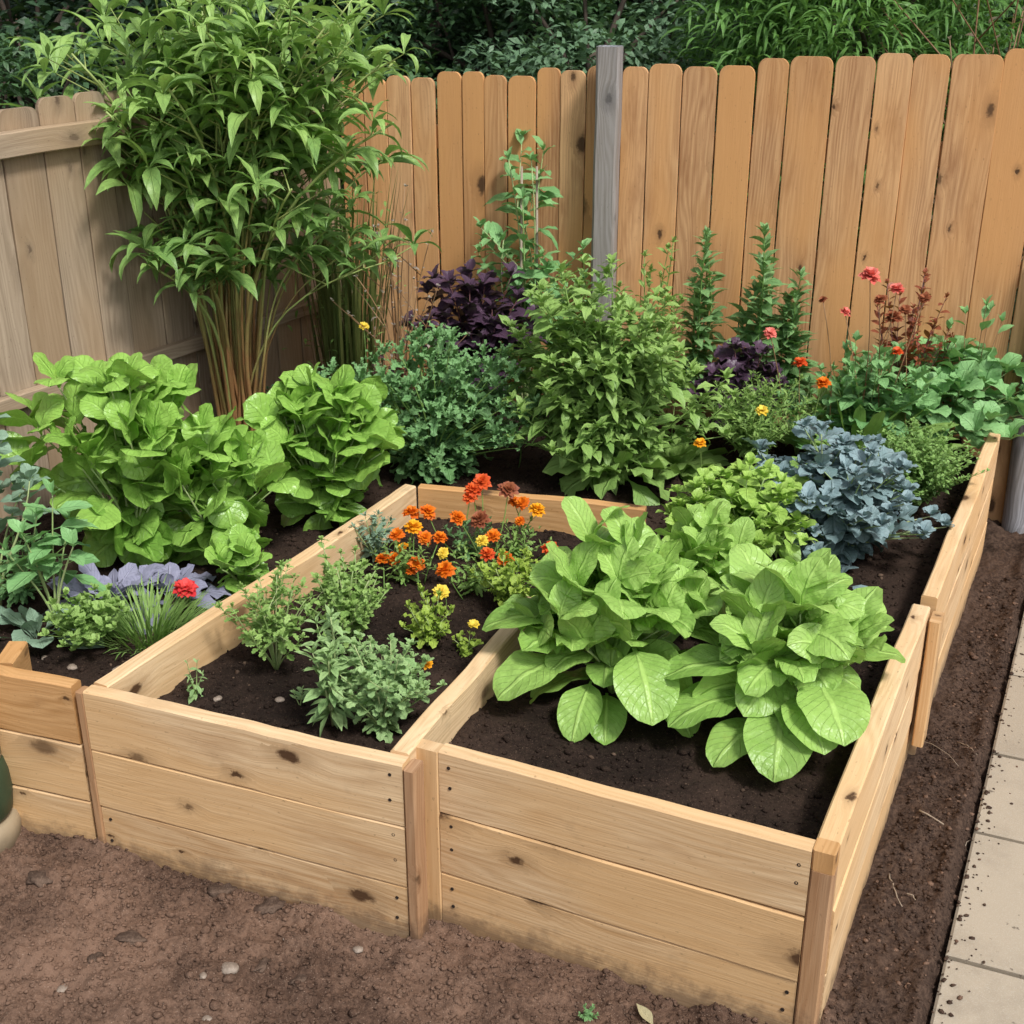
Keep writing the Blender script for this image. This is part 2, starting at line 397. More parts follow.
for i in range(len(sl) - 1):
    for k in range(2):
        a0 = pe0 + pdir * (sl[i] + .006) + sdir * (k * .60 + .003 * (k > 0)); a1 = pe0 + pdir * (sl[i + 1] - .006) + sdir * (k * .60 + .003 * (k > 0))
        b0 = a0 + sdir * .594; b1 = a1 + sdir * .594
        zt = .012 + rng.uniform(-.003, .003); c = .006
        u0, u1 = pdir * c, sdir * c
        top = [a0 + u0 + u1, b0 + u0 - u1, b1 - u0 - u1, a1 - u0 + u1]
        V = [(*p, zt) for p in top] + [(*p, zt - .005) for p in (a0, b0, b1, a1)] + [(*p, -.05) for p in (a0, b0, b1, a1)]
        Q = [(0, 1, 2, 3)] + [(4 + q, 4 + (q + 1) % 4, (q + 1) % 4, q) for q in range(4)] + [(8 + q, 8 + (q + 1) % 4, 4 + (q + 1) % 4, 4 + q) for q in range(4)]
        G.add(V, Q, tone=rng.uniform(.1, .9))
g_ = G.build('path', M['slab'], smooth=False); g_['kind'] = 'structure'

# ------------------------------------------------------------------ raised beds
UPV = np.array((0, 0, 1.))
def v3(p, z=0.): return np.array((p[0], p[1], z))
def wall(parent, name, p0, p1, mats, th=.040, ztop=TOP, n=3, z0=-.02, rng=rng, inward=1, tones=None, gap=.001, warp=.003):
    """planked wall between ground points p0 -> p1; the given line is its outer face, it thickens to the left of p0->p1"""
    p0 = np.array(p0, float); p1 = np.array(p1, float); d = p1 - p0; L = np.linalg.norm(d); d /= L
    nr = np.array((-d[1], d[0])) * inward
    hh = (ztop - z0) / n
    G = Geo()
    for k in range(n):
        z = z0 + hh * (k + .5); c = nr * (th / 2 + rng.uniform(-.0015, .0015))
        plank(G, v3(p0 + c, z), v3(p1 + c, z), v3(nr * th), UPV * (hh - gap), rng, warp=warp if k == n - 1 else .0015, tone=None if tones is None else tones[k])
    return G.build(name, mats, parent, smooth=False)
def screws(parent, p0, p1, ends, zs):
    p0 = np.array(p0, float); p1 = np.array(p1, float); d = (p1 - p0) / np.linalg.norm(p1 - p0); nr = np.array((-d[1], d[0]))
    for e in ends:
        for z in zs:
            c = v3((p0 if e > 0 else p1) + d * e + nr * -.0012, z + rng.uniform(-.008, .008)) + v3(d * rng.uniform(-.004, .004))
            a = np.linspace(0, 2 * PI, 9)[:-1]; r_ = .0042
            ring = c + np.outer(np.cos(a), v3(d)) * r_ + np.outer(np.sin(a), UPV) * r_
            V = np.vstack([ring, ring + v3(nr) * .006, c + v3(nr) * .001]); n = 8
            G = Geo(); G.add(V, [(q, (q + 1) % n, n + (q + 1) % n, n + q) for q in range(n)], [(16, (q + 1) % n, q) for q in range(n)])
            G.build('screw', M['steel'], parent, smooth=False)
def post(parent, name, p, z0, z1, sx, sy, d, mat, tone=.4):
    G = Geo(); d = np.array(d, float) / np.linalg.norm(d); nr = np.array((-d[1], d[0]))
    plank(G, v3(p, z0), v3(p, z1), v3(nr * sy), v3(d * sx), rng, warp=.001, tone=tone)
    return G.build(name, mat, parent, smooth=False)

def inside(x, y, poly):
    poly = np.asarray(poly); r = np.zeros(np.shape(x), bool); j = len(poly) - 1
    for i in range(len(poly)):
        xi, yi = poly[i]; xj, yj = poly[j]
        r ^= ((yi > y) != (yj > y)) & (x < (xj - xi) * (y - yi) / (yj - yi + 1e-12) + xi); j = i
    return r
def soil_h(x, y):
    return SOIL + .030 * fbm(x * 3, y * 3, 3, 40) + .016 * fbm(x * 14, y * 14, 4, 50)
def soil(parent, poly, ncr, st=.0105):
    poly = np.asarray(poly, float); lo = poly.min(0); hi = poly.max(0)
    X = np.arange(lo[0], hi[0] + st, st); Y = np.arange(lo[1], hi[1] + st, st)
    gx, gy = np.meshgrid(X, Y); nx = len(X)
    m = inside(gx, gy, poly)
    cell = m[:-1, :-1] & m[1:, :-1] & m[:-1, 1:] & m[1:, 1:]
    jj, ii = np.nonzero(cell); q = jj * nx + ii
    Q = np.stack([q, q + 1, q + nx + 1, q + nx], -1)
    used = np.unique(Q); mp = np.full(gx.size, -1); mp[used] = np.arange(len(used))
    V = np.stack([gx, gy, soil_h(gx, gy)], -1).reshape(-1, 3)[used]; Q = mp[Q]
    # skirt along the border
    e = np.concatenate([Q[:, [0, 1]], Q[:, [1, 2]], Q[:, [2, 3]], Q[:, [3, 0]]])
    key = np.sort(e, 1); _, inv, cnt = np.unique(key, axis=0, return_inverse=True, return_counts=True)
    be = e[cnt[np.ravel(inv)] == 1]
    lowv = V.copy(); lowv[:, 2] = .0
    n = len(V); SQ = np.stack([be[:, 1], be[:, 0], be[:, 0] + n, be[:, 1] + n], -1)
    G = Geo(); G.add(np.vstack([V, lowv]), np.vstack([Q, SQ]), tone=0)
    px = rng.uniform(lo[0], hi[0], ncr * 3); py = rng.uniform(lo[1], hi[1], ncr * 3)
    k = inside(px, py, poly); px, py = px[k][:ncr], py[k][:ncr]; N = len(px)
    r = .0016 + .0055 * rng.rand(N) ** 4 + .006 * (rng.rand(N) > .985)
    crumbs(G, np.stack([px, py, soil_h(px, py) + r * .4], -1), r, rng, tone=np.where(rng.rand(N) > .88, rng.rand(N), 0))
    return G.build('soil', M['bedsoil'], parent)

# corner points read off the photograph at rim height
A0 = np.array((-1.033, 2.664)); A_left = np.array((-2.02, 2.985))
B0 = at(83, 691, TOP)[:2]; B1 = at(402, 765, TOP)[:2]; Bback0 = at(405, 485, TOP)[:2]; Bback1 = at(645, 509, TOP)[:2]
C0 = at(415, 745, TOP)[:2]; C1 = at(812, 851, TOP)[:2]
D1 = at(930, 606, TOP)[:2]; D2 = at(996, 438, TOP)[:2]
C1o = at(836, 846, TOP)[:2]
fence_c = np.array((-.70, 5.40)); fl_dir = np.array((-1.55, 4.08)) - fence_c; fl_dir /= np.linalg.norm(fl_dir)
fb_dir = np.array((1.80, 4.75)) - fence_c; fb_dir /= np.linalg.norm(fb_dir)

TH = .04
bedM = thing('raised_bed', 'middle pale pine raised bed holding herbs and orange marigolds', 'raised bed', v3(B0), 'raised beds joined side by side')
wall(bedM, 'front_wall', B0, B1, M['wood'], TH, tones=[.38, .62, .72])
screws(bedM, B0, B1, (.022, -.03), (.055, .11, .22, .29, .38, .45))
divd = Bback0 - B0; divd /= np.linalg.norm(divd)
wd = (B1 - B0) / np.linalg.norm(B1 - B0)
wn = np.array((-wd[1], wd[0]))
wall(bedM, 'side_wall', B0 + wn * (TH + .001) , Bback0, M['wood'], .045, inward=-1, ztop=TOP + .004, tones=[.4, .5, .75])
wall(bedM, 'side_wall', B1 + wn * (TH + .001) - wd * .0, at(540, 600, TOP)[:2], M['wood'], .045, ztop=TOP + .003, tones=[.4, .5, .8], warp=.005)
wall(bedM, 'back_wall', Bback0 + wd * .047, Bback1, M['wood_top'], .035, tones=[.5, .6, .62])
post(bedM, 'corner_post', B1 + wd * .016 + wn * .022, -.02, TOP - .012, .028, .052, wd, M['wood_post'], .42)
post(bedM, 'corner_post', B0 - wd * .012 + wn * .014, -.02, TOP - .008, .024, .035, wd, M['wood_post'], .45)
soil(bedM, [B0 + (.02, .02), B1 + (0, .02), at(540, 600, TOP)[:2], Bback1 + (0, .02), Bback0 + (0.01, .02)], 5200)

bedR = thing('raised_bed', 'long pale pine raised bed with big leafy lettuces at its front corner', 'raised bed', v3(C0), 'raised beds joined side by side')
cd = (C1 - C0) / np.linalg.norm(C1 - C0); cn = np.array((-cd[1], cd[0]))
wall(bedR, 'front_wall', C0 + cd * .058, C1, M['wood'], TH, tones=[.42, .5, .66], ztop=TOP, warp=.002)
post(bedR, 'corner_post', C0 + cd * .028 + cn * .018, -.02, TOP - .004, .058, .036, cd, M['wood'], .55)
post(bedR, 'corner_post', C1 + cd * .0245 + cn * .020, -.02, TOP - .045, .046, .045, cd, M['wood_post'], .45)
post(bedR, 'post_cap', C1 + cd * .0245 + cn * .020, TOP - .044, TOP + .004, .046, .045, cd, M['wood_top'], .5)
screws(bedR, C0, C1, (.085, -.022), (.06, .11, .22, .28, .39, .44))
rd = (D1 - C1o); rd /= np.linalg.norm(rd)
wall(bedR, 'side_wall', C1 + cd * .050 + cn * .044, D1 + rd * -.01, M['wood'], .048, tones=[.75, .8, .85], ztop=TOP + .006, warp=.005)
rd2 = (D2 - D1) / np.linalg.norm(D2 - D1); rn2 = np.array((rd2[1], -rd2[0]))
wall(bedR, 'side_wall', D1 + rn2 * .014 + rd2 * .012, D2 + rn2 * .014, M['wood'], .042, tones=[.6, .65, .7], ztop=TOP + .018, warp=.004)
post(bedR, 'corner_post', D1 + rn2 * .026 + rd2 * -.035, .08, TOP - .012, .07, .03, rd2, M['wood'], .3)
# soil of the long bed runs round behind the middle bed to the fences
fin = 0.09
fnl = np.array((-fl_dir[1], fl_dir[0])) 
if np.dot(fnl, np.array((0, 3.)) - fence_c) < 0: fnl = -fnl
fnb = np.array((fb_dir[1], -fb_dir[0]))
if np.dot(fnb, np.array((0, 3.)) - fence_c) < 0: fnb = -fnb
endL = fence_c + fl_dir * 1.72
div2e = at(540, 600, TOP)[:2]
soil(bedR, [C0 + cn * .02 - cd * .01, C1 + cn * .02 + cd * .02, D1 - (.02, 0), D2, fence_c + fb_dir * 2.52 + fnb * .04, fence_c + fb_dir * .05 + fnb * .04, endL, Bback0 + (.0, .02), Bback1 + (.0, .01), div2e - (.02, 0)], 20000, st=.0125)

bedL = thing('raised_bed', 'left raised bed with an orange top plank, cut by the photo edge', 'raised bed', v3(A0), 'raised beds joined side by side')
ad = (A_left - A0) / np.linalg.norm(A_left - A0)
G = Geo()
a_in = np.array((-.3, .95)) * .02
for k, (tn, mt) in enumerate(((.5, 0), (.55, 0))):
    z = -.02 + .1667 * (k + .5)
    plank(G, v3(A_left + a_in, z), v3(A0 - wd * .012 + a_in, z), v3((.0118 * 1, .038, 0)), UPV * .1645, rng, tone=tn)
G.build('front_wall', M['wood'], bedL, smooth=False)
G = Geo(); plank(G, v3(A_left + a_in * 1.3, .397), v3(A0 - wd * .012 + a_in * 1.3, .397), v3((.0118, .038, 0)), UPV * .166, rng, tone=.45, warp=.004)
G.build('top_plank', M['wood_top'], bedL, smooth=False)
L0 = at(-8, 662, TOP)[:2]
wall(bedL, 'side_wall', L0, at(8, 640, TOP)[:2], M['wood_top'], .05, inward=-1, tones=[.3, .3, .3])
soil(bedL, [A_left + (.02, .03), A0 + (.02, .03), Bback0 + (.01, 0), endL, fence_c + fl_dir * 2.9], 6000)

# ------------------------------------------------------------------ fences
def picket_fence(name, label, p0, d, nrm, Ln, hfun, widths, mat, rails, post_at, th=.018, seed=1):
    """boards stand on the line p0 + d*s, rails on the inner side when rails_in"""
    r = np.random.RandomState(seed)
    f = thing(name, label, 'fence', v3(p0))
    G = Geo(); s = 0.0; k = 0
    while s < Ln:
        w = widths(s, r); h = hfun(s) + r.uniform(-.014, .014)
        c = p0 + d * (s + w / 2) + nrm * r.uniform(-.003, .003)
        lean = r.uniform(-.004, .004)
        n1 = 12; ear = min(.035, w * .3); arc = np.linspace(0, 1, 6)[1:]
        zz = np.concatenate([np.linspace(0, h - ear, n1), h - ear + ear * np.sin(arc * PI / 2)])
        wd_ = np.concatenate([np.ones(n1), 1 - (1 - np.cos(arc * PI / 2)) * min(.8, 1.7 * ear / w)])
        plank(G, v3(c, -.02), v3(c + d * lean, h), v3(nrm * th), v3(d * (w - r.uniform(.002, .007))), r, warp=.0015, ch=.002,
              tone=r.uniform(.15, .85), upto=(zz / h), wid=wd_)
        s += w; k += 1
    G.build('board_panel', mat, f, smooth=False)
    for z, side, hh in rails:
        G = Geo(); a = p0 + nrm * side * (th / 2 + .021); plank(G, v3(a, z), v3(a + d * Ln, z), v3(nrm * .038), UPV * hh, r, tone=.5)
        G.build('rail', mat, f, smooth=False)
    for s, side in post_at:
        G = Geo(); a = p0 + d * s + nrm * side * (th / 2 + .09); plank(G, v3(a, -.05), v3(a, hfun(s) - .1), v3(nrm * .09), v3(d * .09), r, tone=.4)
        G.build('fence_post', mat, f, smooth=False)
    return f
def hb(s):   # rim height of the back fence, read from the photograph
    return np.interp(s, [0, .35, 1.3, 2.6, 5], [1.645, 1.655, 1.705, 1.80, 1.83])
def wb(s, r):
    return np.interp(s, [0, 1.2, 2.2, 3], [.095, .125, .155, .165]) * r.choice([.85, 1, 1, 1.12])
picket_fence('back_fence', 'orange cedar fence of dog eared boards behind the garden', fence_c + fb_dir * .01, fb_dir, fnb, 5.0, hb, wb, M['cedar'],
             [(.35, -1, .09), (1.0, -1, .09), (1.42, -1, .09)], [(2.4, -1), (4.6, -1)], seed=5)
def hl(s): return 1.655 + .03 * vnoise(s * 2, 0 * s) + .02
picket_fence('side_fence', 'weathered tan fence with rails on the left behind the tall bamboo-like plant', fence_c + fnl * .0 + fl_dir * .02, fl_dir, fnl, 4.6, hl,
             lambda s, r: .14 * r.choice([.9, 1, 1.1]), M['greywood'], [(.77, 1, .05), (1.56, 1, .075)], [(.3, -1), (2.3, -1)], seed=9)

def round_post(name, label, p, h, r0, lean=(0, 0)):
    G = Geo(); rr = np.random.RandomState(3)
    zz = np.array([0, .3, .6, .9, 1.2, h - .015, h]); zz = zz[zz <= h]
    P = np.stack([p[0] + lean[0] * zz, p[1] + lean[1] * zz, zz - .02], -1)
    n = 20; rad = np.full(len(zz), r0); rad[-1] = r0 * .88
    a = np.linspace(0, 2 * PI, n + 1)
    V = P[:, None] + np.stack([np.cos(a)[None] * rad[:, None], np.sin(a)[None] * rad[:, None], 0 * a[None] * rad[:, None]], -1)
    V = V + (rr.rand(1, n + 1, 1) - .5) * .002
    V[:, -1] = V[:, 0]
    i = np.arange(len(zz) - 1)[:, None] * (n + 1); j = np.arange(n)[None]
    Q = np.stack([i + j, i + j + 1, i + n + 2 + j, i + n + 1 + j], -1).reshape(-1, 4)
    UV = np.stack(np.broadcast_arrays(zz[:, None], a[None] * r0), -1)
    G.add(V, Q, None, UV + 4, .5)
    top = np.vstack([V[-1, :n], P[-1]]); G.add(top, None, [(n, q, (q + 1) % n) for q in range(n)], top[:, :2] * 1.0, .6)
    return tag(G.build(name, M['post'], None, loc=(p[0], p[1], 0)), label, 'post')
pb = atY(610, 46, 5.02); G = Geo(); rr_ = np.random.RandomState(12)
plank(G, v3(pb[:2], -.05), v3(pb[:2], pb[2]), v3(fnb * .088), v3(fb_dir * .088), rr_, warp=.002, ch=.009, tone=.5)
tag(G.build('timber_post', M['post'], None, smooth=False, loc=(pb[0], pb[1], 0)), 'tall silver grey timber post standing in front of the orange fence', 'post')
pr = np.array((1.985, 4.66)); round_post('timber_post', 'short leaning grey post at the right photo edge beside the bean leaves', pr, 1.12, .045, (-.03, 0))

# ================================================================== PLANT KIT
GA = PI * (3 - 5 ** .5)
def lm(key, *a, **k):
    if key not in M: M[key] = leafmat(key, *a, **k)
    return M[key]
LETT = lm('lettuce_leaf', (.17, .36, .05), (.40, .62, .15), vein=.5, trans=.28, rough=.36, nv=9, blister=1.3, bsc=45)
CHARD = lm('chard_leaf', (.14, .32, .04), (.32, .55, .10), vein=.4, trans=.25, rough=.3, nv=7, blister=1.5, bsc=38)
BASIL = lm('basil_leaf', (.18, .36, .045), (.40, .60, .12), vein=.2, trans=.25, nv=5)
HERB = lm('herb_leaf', (.15, .31, .06), (.36, .54, .15), vein=.15, trans=.25, rough=.5)
SAGE = lm('sage_leaf', (.16, .32, .10), (.37, .54, .22), vein=.15, trans=.2, rough=.6)
MID = lm('mid_leaf', (.13, .28, .05), (.34, .52, .14), vein=.15, trans=.25)
DEEP = lm('deep_leaf', (.075, .20, .06), (.21, .41, .155), vein=.15, trans=.2, rough=.5)
BLUE = lm('kale_leaf', (.065, .14, .12), (.27, .38, .405), vein=.3, trans=.12, rough=.55, rib=(.35, .45, .45))
LILAC = lm('cabbage_leaf', (.13, .13, .20), (.30, .30, .42), vein=.3, trans=.1, rough=.6)
PURP = lm('purple_leaf', (.022, .010, .022), (.075, .035, .07), vein=.2, trans=.08, rough=.4, rib=(.12, .05, .1))
REDL = lm('red_leaf', (.16, .03, .015), (.34, .09, .04), vein=.2, trans=.2)
GREYG = lm('greygreen_leaf', (.12, .22, .14), (.27, .40, .28), vein=.2, trans=.15, rough=.6)
BAMB = lm('cane_leaf', (.09, .23, .055), (.38, .57, .15), vein=.1, trans=.3, nv=3, rough=.42)
SQUA = lm('squash_leaf', (.09, .26, .08), (.25, .48, .18), vein=.3, trans=.2, nv=5, rough=.55)
STG = stemmat('green_stem', (.10, .22, .04), (.26, .40, .10))
STP = stemmat('pale_stem', (.25, .38, .12), (.45, .52, .25))
STB = stemmat('brown_stem', (.16, .08, .035), (.34, .20, .10))
STR = stemmat('dark_red_stem', (.10, .03, .04), (.22, .09, .09))
CANE = stemmat('cane_stalk', (.33, .17, .07), (.33, .42, .13), .45)

def base(px, py, z=None):
    p = at(px, py, SOIL if z is None else z); 
    if z is None: p[2] = float(soil_h(np.array(p[0]), np.array(p[1]))) - .012
    return p

def rosette(name, label, cat, p, n, L, W, mat, prof=ovate, e=(88, 5), pet=.25, droop=(.3, 1.3), ruf=.15, rf=3, puck=.04, nt=10, ns=7,
            seed=0, lobe=0, nl=5, group=None, inner=.45, cup=.15, fold=.25, lift=0., parent=None, tone=(.35, .95), az0=0, spread=.012, jit=.13):
    r = np.random.RandomState(seed)
    root = parent or thing(name, label, cat, p, group)
    q = (np.arange(n) + .5) / n
    az = np.arange(n) * GA + r.randn(n) * .25 + az0
    el = R(e[0]) + (R(e[1]) - R(e[0])) * q ** .85 + r.randn(n) * jit
    ll = L * (inner + (1 - inner) * np.sin(q * PI * .62)) * r.uniform(.8, 1.15, n)
    ww = W * (inner + (1 - inner) * np.sin(q * PI * .62)) * r.uniform(.8, 1.15, n)
    pos = np.array(p) + np.stack([np.cos(az) * spread * q, np.sin(az) * spread * q, lift * (1 - q)], -1)
    G = Geo()
    leaves(G, pos, az, el, ll, ww, prof, droop=droop[0] + (droop[1] - droop[0]) * q + r.randn(n) * .15, roll=r.randn(n) * .3, pet=pet, ruf=ruf, rf=rf,
           puck=puck, nt=nt, ns=ns, lobe=lobe, nl=nl, cup=cup, fold=fold, tone=np.clip(tone[1] + (tone[0] - tone[1]) * q + r.randn(n) * .14, 0, 1), rng=r)
    G.build('foliage', mat, root)
    return root

def shoots(name, label, cat, p, n, h, rad, mat, smat=None, L=.06, W=.03, prof=ovate, nodes=9, per=2, t0=.2, lel=(.9, -.1), droop=.8, ldroop=.5,
           seed=0, taper=(1, .6), r0=.004, ruf=.1, lobe=0, nl=4, nt=5, ns=3, group=None, hvar=.2, pet=.1, tips=5, side=0, parent=None, spread0=.15, rf=3., cup=0., elj=.25, ljit=.25,
           tone=None, bend=1.5, puck=0, fold=.25, oval=(1, 1), tsz=.8, fol='foliage', stm='stems'):
    """stems rise from p and arch outwards to a dome of radius rad, height h, leaves along them"""
    r = np.random.RandomState(seed)
    root = parent or thing(name, label, cat, p, group)
    GS, GL = Geo(), Geo()
    P, AZ, EL, LL, TN = [], [], [], [], []
    tips_out = []
    for i in range(n):
        q = np.sqrt((i + .5) / n); a = i * GA + r.randn() * .3
        rr = rad * q * r.uniform(.85, 1.1); hh = h * (1 - droop * .5 * q * q) * r.uniform(1 - hvar, 1 + hvar * .4)
        t = np.linspace(0, 1, 9)
        out = rr * (spread0 * t + (1 - spread0) * t ** bend)
        w = r.randn(2) * .03 * h
        C = np.stack([p[0] + oval[0] * np.cos(a) * out + w[0] * np.sin(t * 3.5) * t, p[1] + oval[1] * np.sin(a) * out + w[1] * np.sin(t * 3) * t, p[2] + hh * (t ** (1 - .25 * q * droop))], -1)
        tube(GS, C, r0 * r.uniform(.7, 1.2), r0 * .35, 5, r.rand())
        tips_out.append(C[-1])
        nn = max(2, int(nodes * hh / h)); ts = t0 + (1 - t0) * (np.arange(nn) + r.rand(nn) * .5) / nn
        sidepts = [(ts, C)]
        if side:
            for k in range(side):
                tb = r.uniform(.3, .85); b0 = np.array([np.interp(tb, t, C[:, d]) for d in range(3)])
                aa = r.rand() * 6.28; ln = h * r.uniform(.15, .3)
                C2 = b0 + np.stack([np.cos(aa) * ln * t * .8, np.sin(aa) * ln * t * .8, ln * t * .8], -1)
                tube(GS, C2, r0 * .5, r0 * .25, 4, r.rand()); sidepts.append((np.linspace(.2, 1, max(3, nodes // 2)), C2))
        for ts_, C_ in sidepts:
            for k, tk in enumerate(ts_):
                b0 = np.array([np.interp(tk, t, C_[:, d]) for d in range(3)])
                for m in range(per):
                    P.append(b0); AZ.append(k * GA * 1.3 + m * 2 * PI / per + r.randn() * .4 + a)
                    EL.append(lel[0] * tk + lel[1] * (1 - tk) + r.randn() * elj)
                    LL.append((taper[0] + (taper[1] - taper[0]) * tk) * r.uniform(.7, 1.2)); TN.append(.25 + .5 * tk + r.randn() * .2)
            for m in range(tips):
                P.append(C_[-1]); AZ.append(m * GA + r.rand()); EL.append(1.2 * (1 - m / max(tips, 1)) + .35); LL.append(tsz * taper[1] * r.uniform(.6, 1)); TN.append(.85 + r.randn() * .1)
    LL = np.array(LL); N = len(LL)
    leaves(GL, np.array(P), np.array(AZ), np.array(EL), L * LL, W * LL, prof, droop=ldroop + r.randn(N) * ljit, roll=r.randn(N) * (.3 + (elj - .25) * 1.2), pet=pet, ruf=ruf,
           lobe=lobe, nl=nl, nt=nt, ns=ns, rf=rf, cup=cup, tone=np.clip(TN if tone is None else np.array(TN) * tone, 0, 1), rng=r, puck=puck, fold=fold)
    if smat is not None: GS.build(stm, smat, root)
    GL.build(fol, mat, root)
    return root, tips_out

def grassy(G, p, n, h, rad, w, rng, el=(1.5, .8), droop=.7, tone=None, base_r=.02):
    a = rng.rand(n) * 6.28; q = np.sqrt(rng.rand(n))
    pos = np.array(p) + np.stack([np.cos(a) * q * base_r, np.sin(a) * q * base_r, 0 * a], -1)
    leaves(G, pos, a + rng.randn(n) * .4, el[0] + (el[1] - el[0]) * q * rad, h * rng.uniform(.6, 1.1, n), w, strap, droop=droop * rng.uniform(.2, 1.3, n), nt=6, ns=2,
           fold=0, tone=rng.rand(n) if tone is None else tone, rng=rng)

PET = {}
def petalmat(key, A, B):
    if key not in PET:
        t = NT(key); f = t.attr('tone'); b = t.bsdf(t.mix(f, A, B), .55, spec=.3)
        tr = t.n('ShaderNodeBsdfTranslucent'); t.l(t.mix(f, A, B), tr.inputs[0]); mx = t.n('ShaderNodeMixShader'); mx.inputs[0].default_value = .25
        t.l(b.outputs[0], mx.inputs[1]); t.l(tr.outputs[0], mx.inputs[2]); t.l(mx.outputs[0], t.out.inputs[0]); PET[key] = t.m
    return PET[key]
ORANGE = ('orange_petal', (.72, .13, .01), (.90, .30, .015)); REDO = ('red_orange_petal', (.65, .07, .018), (.88, .20, .04))
GOLD = ('golden_petal', (.85, .36, .01), (.95, .55, .03)); YEL = ('yellow_petal', (.85, .62, .05), (.95, .80, .15))
PINK = ('coral_petal', (.75, .13, .10), (.90, .35, .28)); RUST = ('rust_petal', (.26, .07, .035), (.45, .16, .07))
CREAM = ('cream_petal', (.75, .72, .45), (.9, .88, .6)); RED = ('red_petal', (.62, .02, .03), (.85, .10, .09))
def pompom(parent, c, d, colr, r, name='flower', tiltaz=0, tilt=.35, rings=4, flat=.55):
    """layered flower head, diameter d"""
    G = Geo(); c = np.array(c, float)
    for k in range(rings):
        m = [13, 11, 9, 6, 4][k]; a = np.arange(m) * 2 * PI / m + r.rand() * 6
        e = [.05, .45, .85, 1.2, 1.4][k] * (1 if flat < .8 else .5)
        leaves(G, c + np.stack([0 * a, 0 * a, 0 * a + k * d * .02], -1), a + r.randn(m) * .12, e + r.randn(m) * .12, d * (.52 - .06 * k) * r.uniform(.85, 1.1, m), d * .26, obovate,
               droop=.25, nt=5, ns=3, ruf=.35, rf=2, pet=0, tone=np.clip(.2 + .2 * k + r.randn(m) * .15, 0, 1), rng=r, fold=.2)
    o = G
    # tilt head
    ax = np.array((math.cos(tiltaz), math.sin(tiltaz), 0)); th = tilt
    K = np.array([[0, -ax[2], ax[1]], [ax[2], 0, -ax[0]], [-ax[1], ax[0], 0]]); Rm = np.eye(3) + math.sin(th) * K + (1 - math.cos(th)) * K @ K
    o.V = [(v - c) @ Rm.T + c for v in o.V]
    return o.build(name, petalmat(*colr), parent)
def flower_on(parent, foot, head, d, colr, r, G=None, **k):
    foot = np.array(foot, float); head = np.array(head, float); t = np.linspace(0, 1, 7)[:, None]
    w = np.sin(t * PI) * (r.randn(3) * .012) * (1, 1, 0)
    if G is not None: tube(G, foot + (head - foot) * t + w, .0022, .0016, 5, r.rand())
    pompom(parent, head, d, colr, r, tiltaz=r.randn() * .6, tilt=r.uniform(.1, .7), **k)

# ================================================================== PLANTS
# ---- tall leafy cane plant in the left corner
p = base(243, 448)
root = thing('cane_plant', 'tall bushy green plant on orange brown canes in the left fence corner', 'plant', p)
r = np.random.RandomState(11)
GS, GL = Geo(), Geo()
P, AZ, EL, LL, TN, WW = [], [], [], [], [], []
NC = 66
for i in range(NC):
    q = np.sqrt((i + .5) / NC); a = i * GA
    t = np.linspace(0, 1, 14); b = p + np.array((np.cos(a), np.sin(a) * .7, 0)) * .088 * q * r.uniform(.6, 1.2)
    hh = r.uniform(1.35, 1.95) * (1 - .12 * q); rr = (.62 * q) * r.uniform(.6, 1.15)
    if i % 7 == 6: hh *= .68; rr *= 1.0
    out = rr * (.03 * t + .97 * t ** 3)
    C = np.stack([b[0] + (np.cos(a) * out) * 1.0 + .08 * t * t, b[1] + np.sin(a) * out * .7 - .08 * t, b[2] + hh * t - .16 * q * t ** 3], -1)
    C[:, :2] += r.randn(2) * .03 * np.sin(t * PI)[:, None] + r.randn(2) * .012 * np.sin(t * 9 + r.rand() * 6)[:, None] * t[:, None]
    tube(GS, C, np.linspace(.0085, .0035, 14) * r.uniform(.5, 1.15), None, 6, np.clip(t * 1.7 - .25 + r.randn() * .22, 0, 1))
    for k, tk in enumerate(np.arange(.64 + .12 * r.rand(), 1.0, .046)):
        c0 = np.array([np.interp(tk, t, C[:, d]) for d in range(3)])
        aa = r.rand() * 6.28; ln = r.uniform(.04, .20) * (1.25 - .4 * tk); tt = np.linspace(0, 1, 4)[:, None]
        tw = c0 + np.array((np.cos(aa), np.sin(aa), .55)) * ln * tt
        tube(GS, tw, .003, .0015, 4, .9)
        m = r.randint(5, 9)
        big = (1.45 - .65 * (tk - .5) / .5) * r.choice([.7, 1, 1.25])
        for j in range(m):
            P.append(tw[-1]); AZ.append(j * 2 * PI / m + r.randn() * .3 + aa); EL.append(r.uniform(.15, 1.25)); LL.append(.155 * big * r.uniform(.6, 1.2)); TN.append(.05 + .8 * (tw[-1][2] - p[2] - .7) / 1.1 + r.randn() * .16)  # upper leaves light green; shade low in the crown painted into the tone
LL = np.array(LL); N = len(LL)
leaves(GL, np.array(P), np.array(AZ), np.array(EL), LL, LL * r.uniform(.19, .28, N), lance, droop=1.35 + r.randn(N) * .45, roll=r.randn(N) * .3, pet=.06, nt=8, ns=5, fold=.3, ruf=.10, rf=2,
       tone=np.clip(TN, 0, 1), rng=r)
GS.build('canes', CANE, root); GL.build('foliage', BAMB, root)

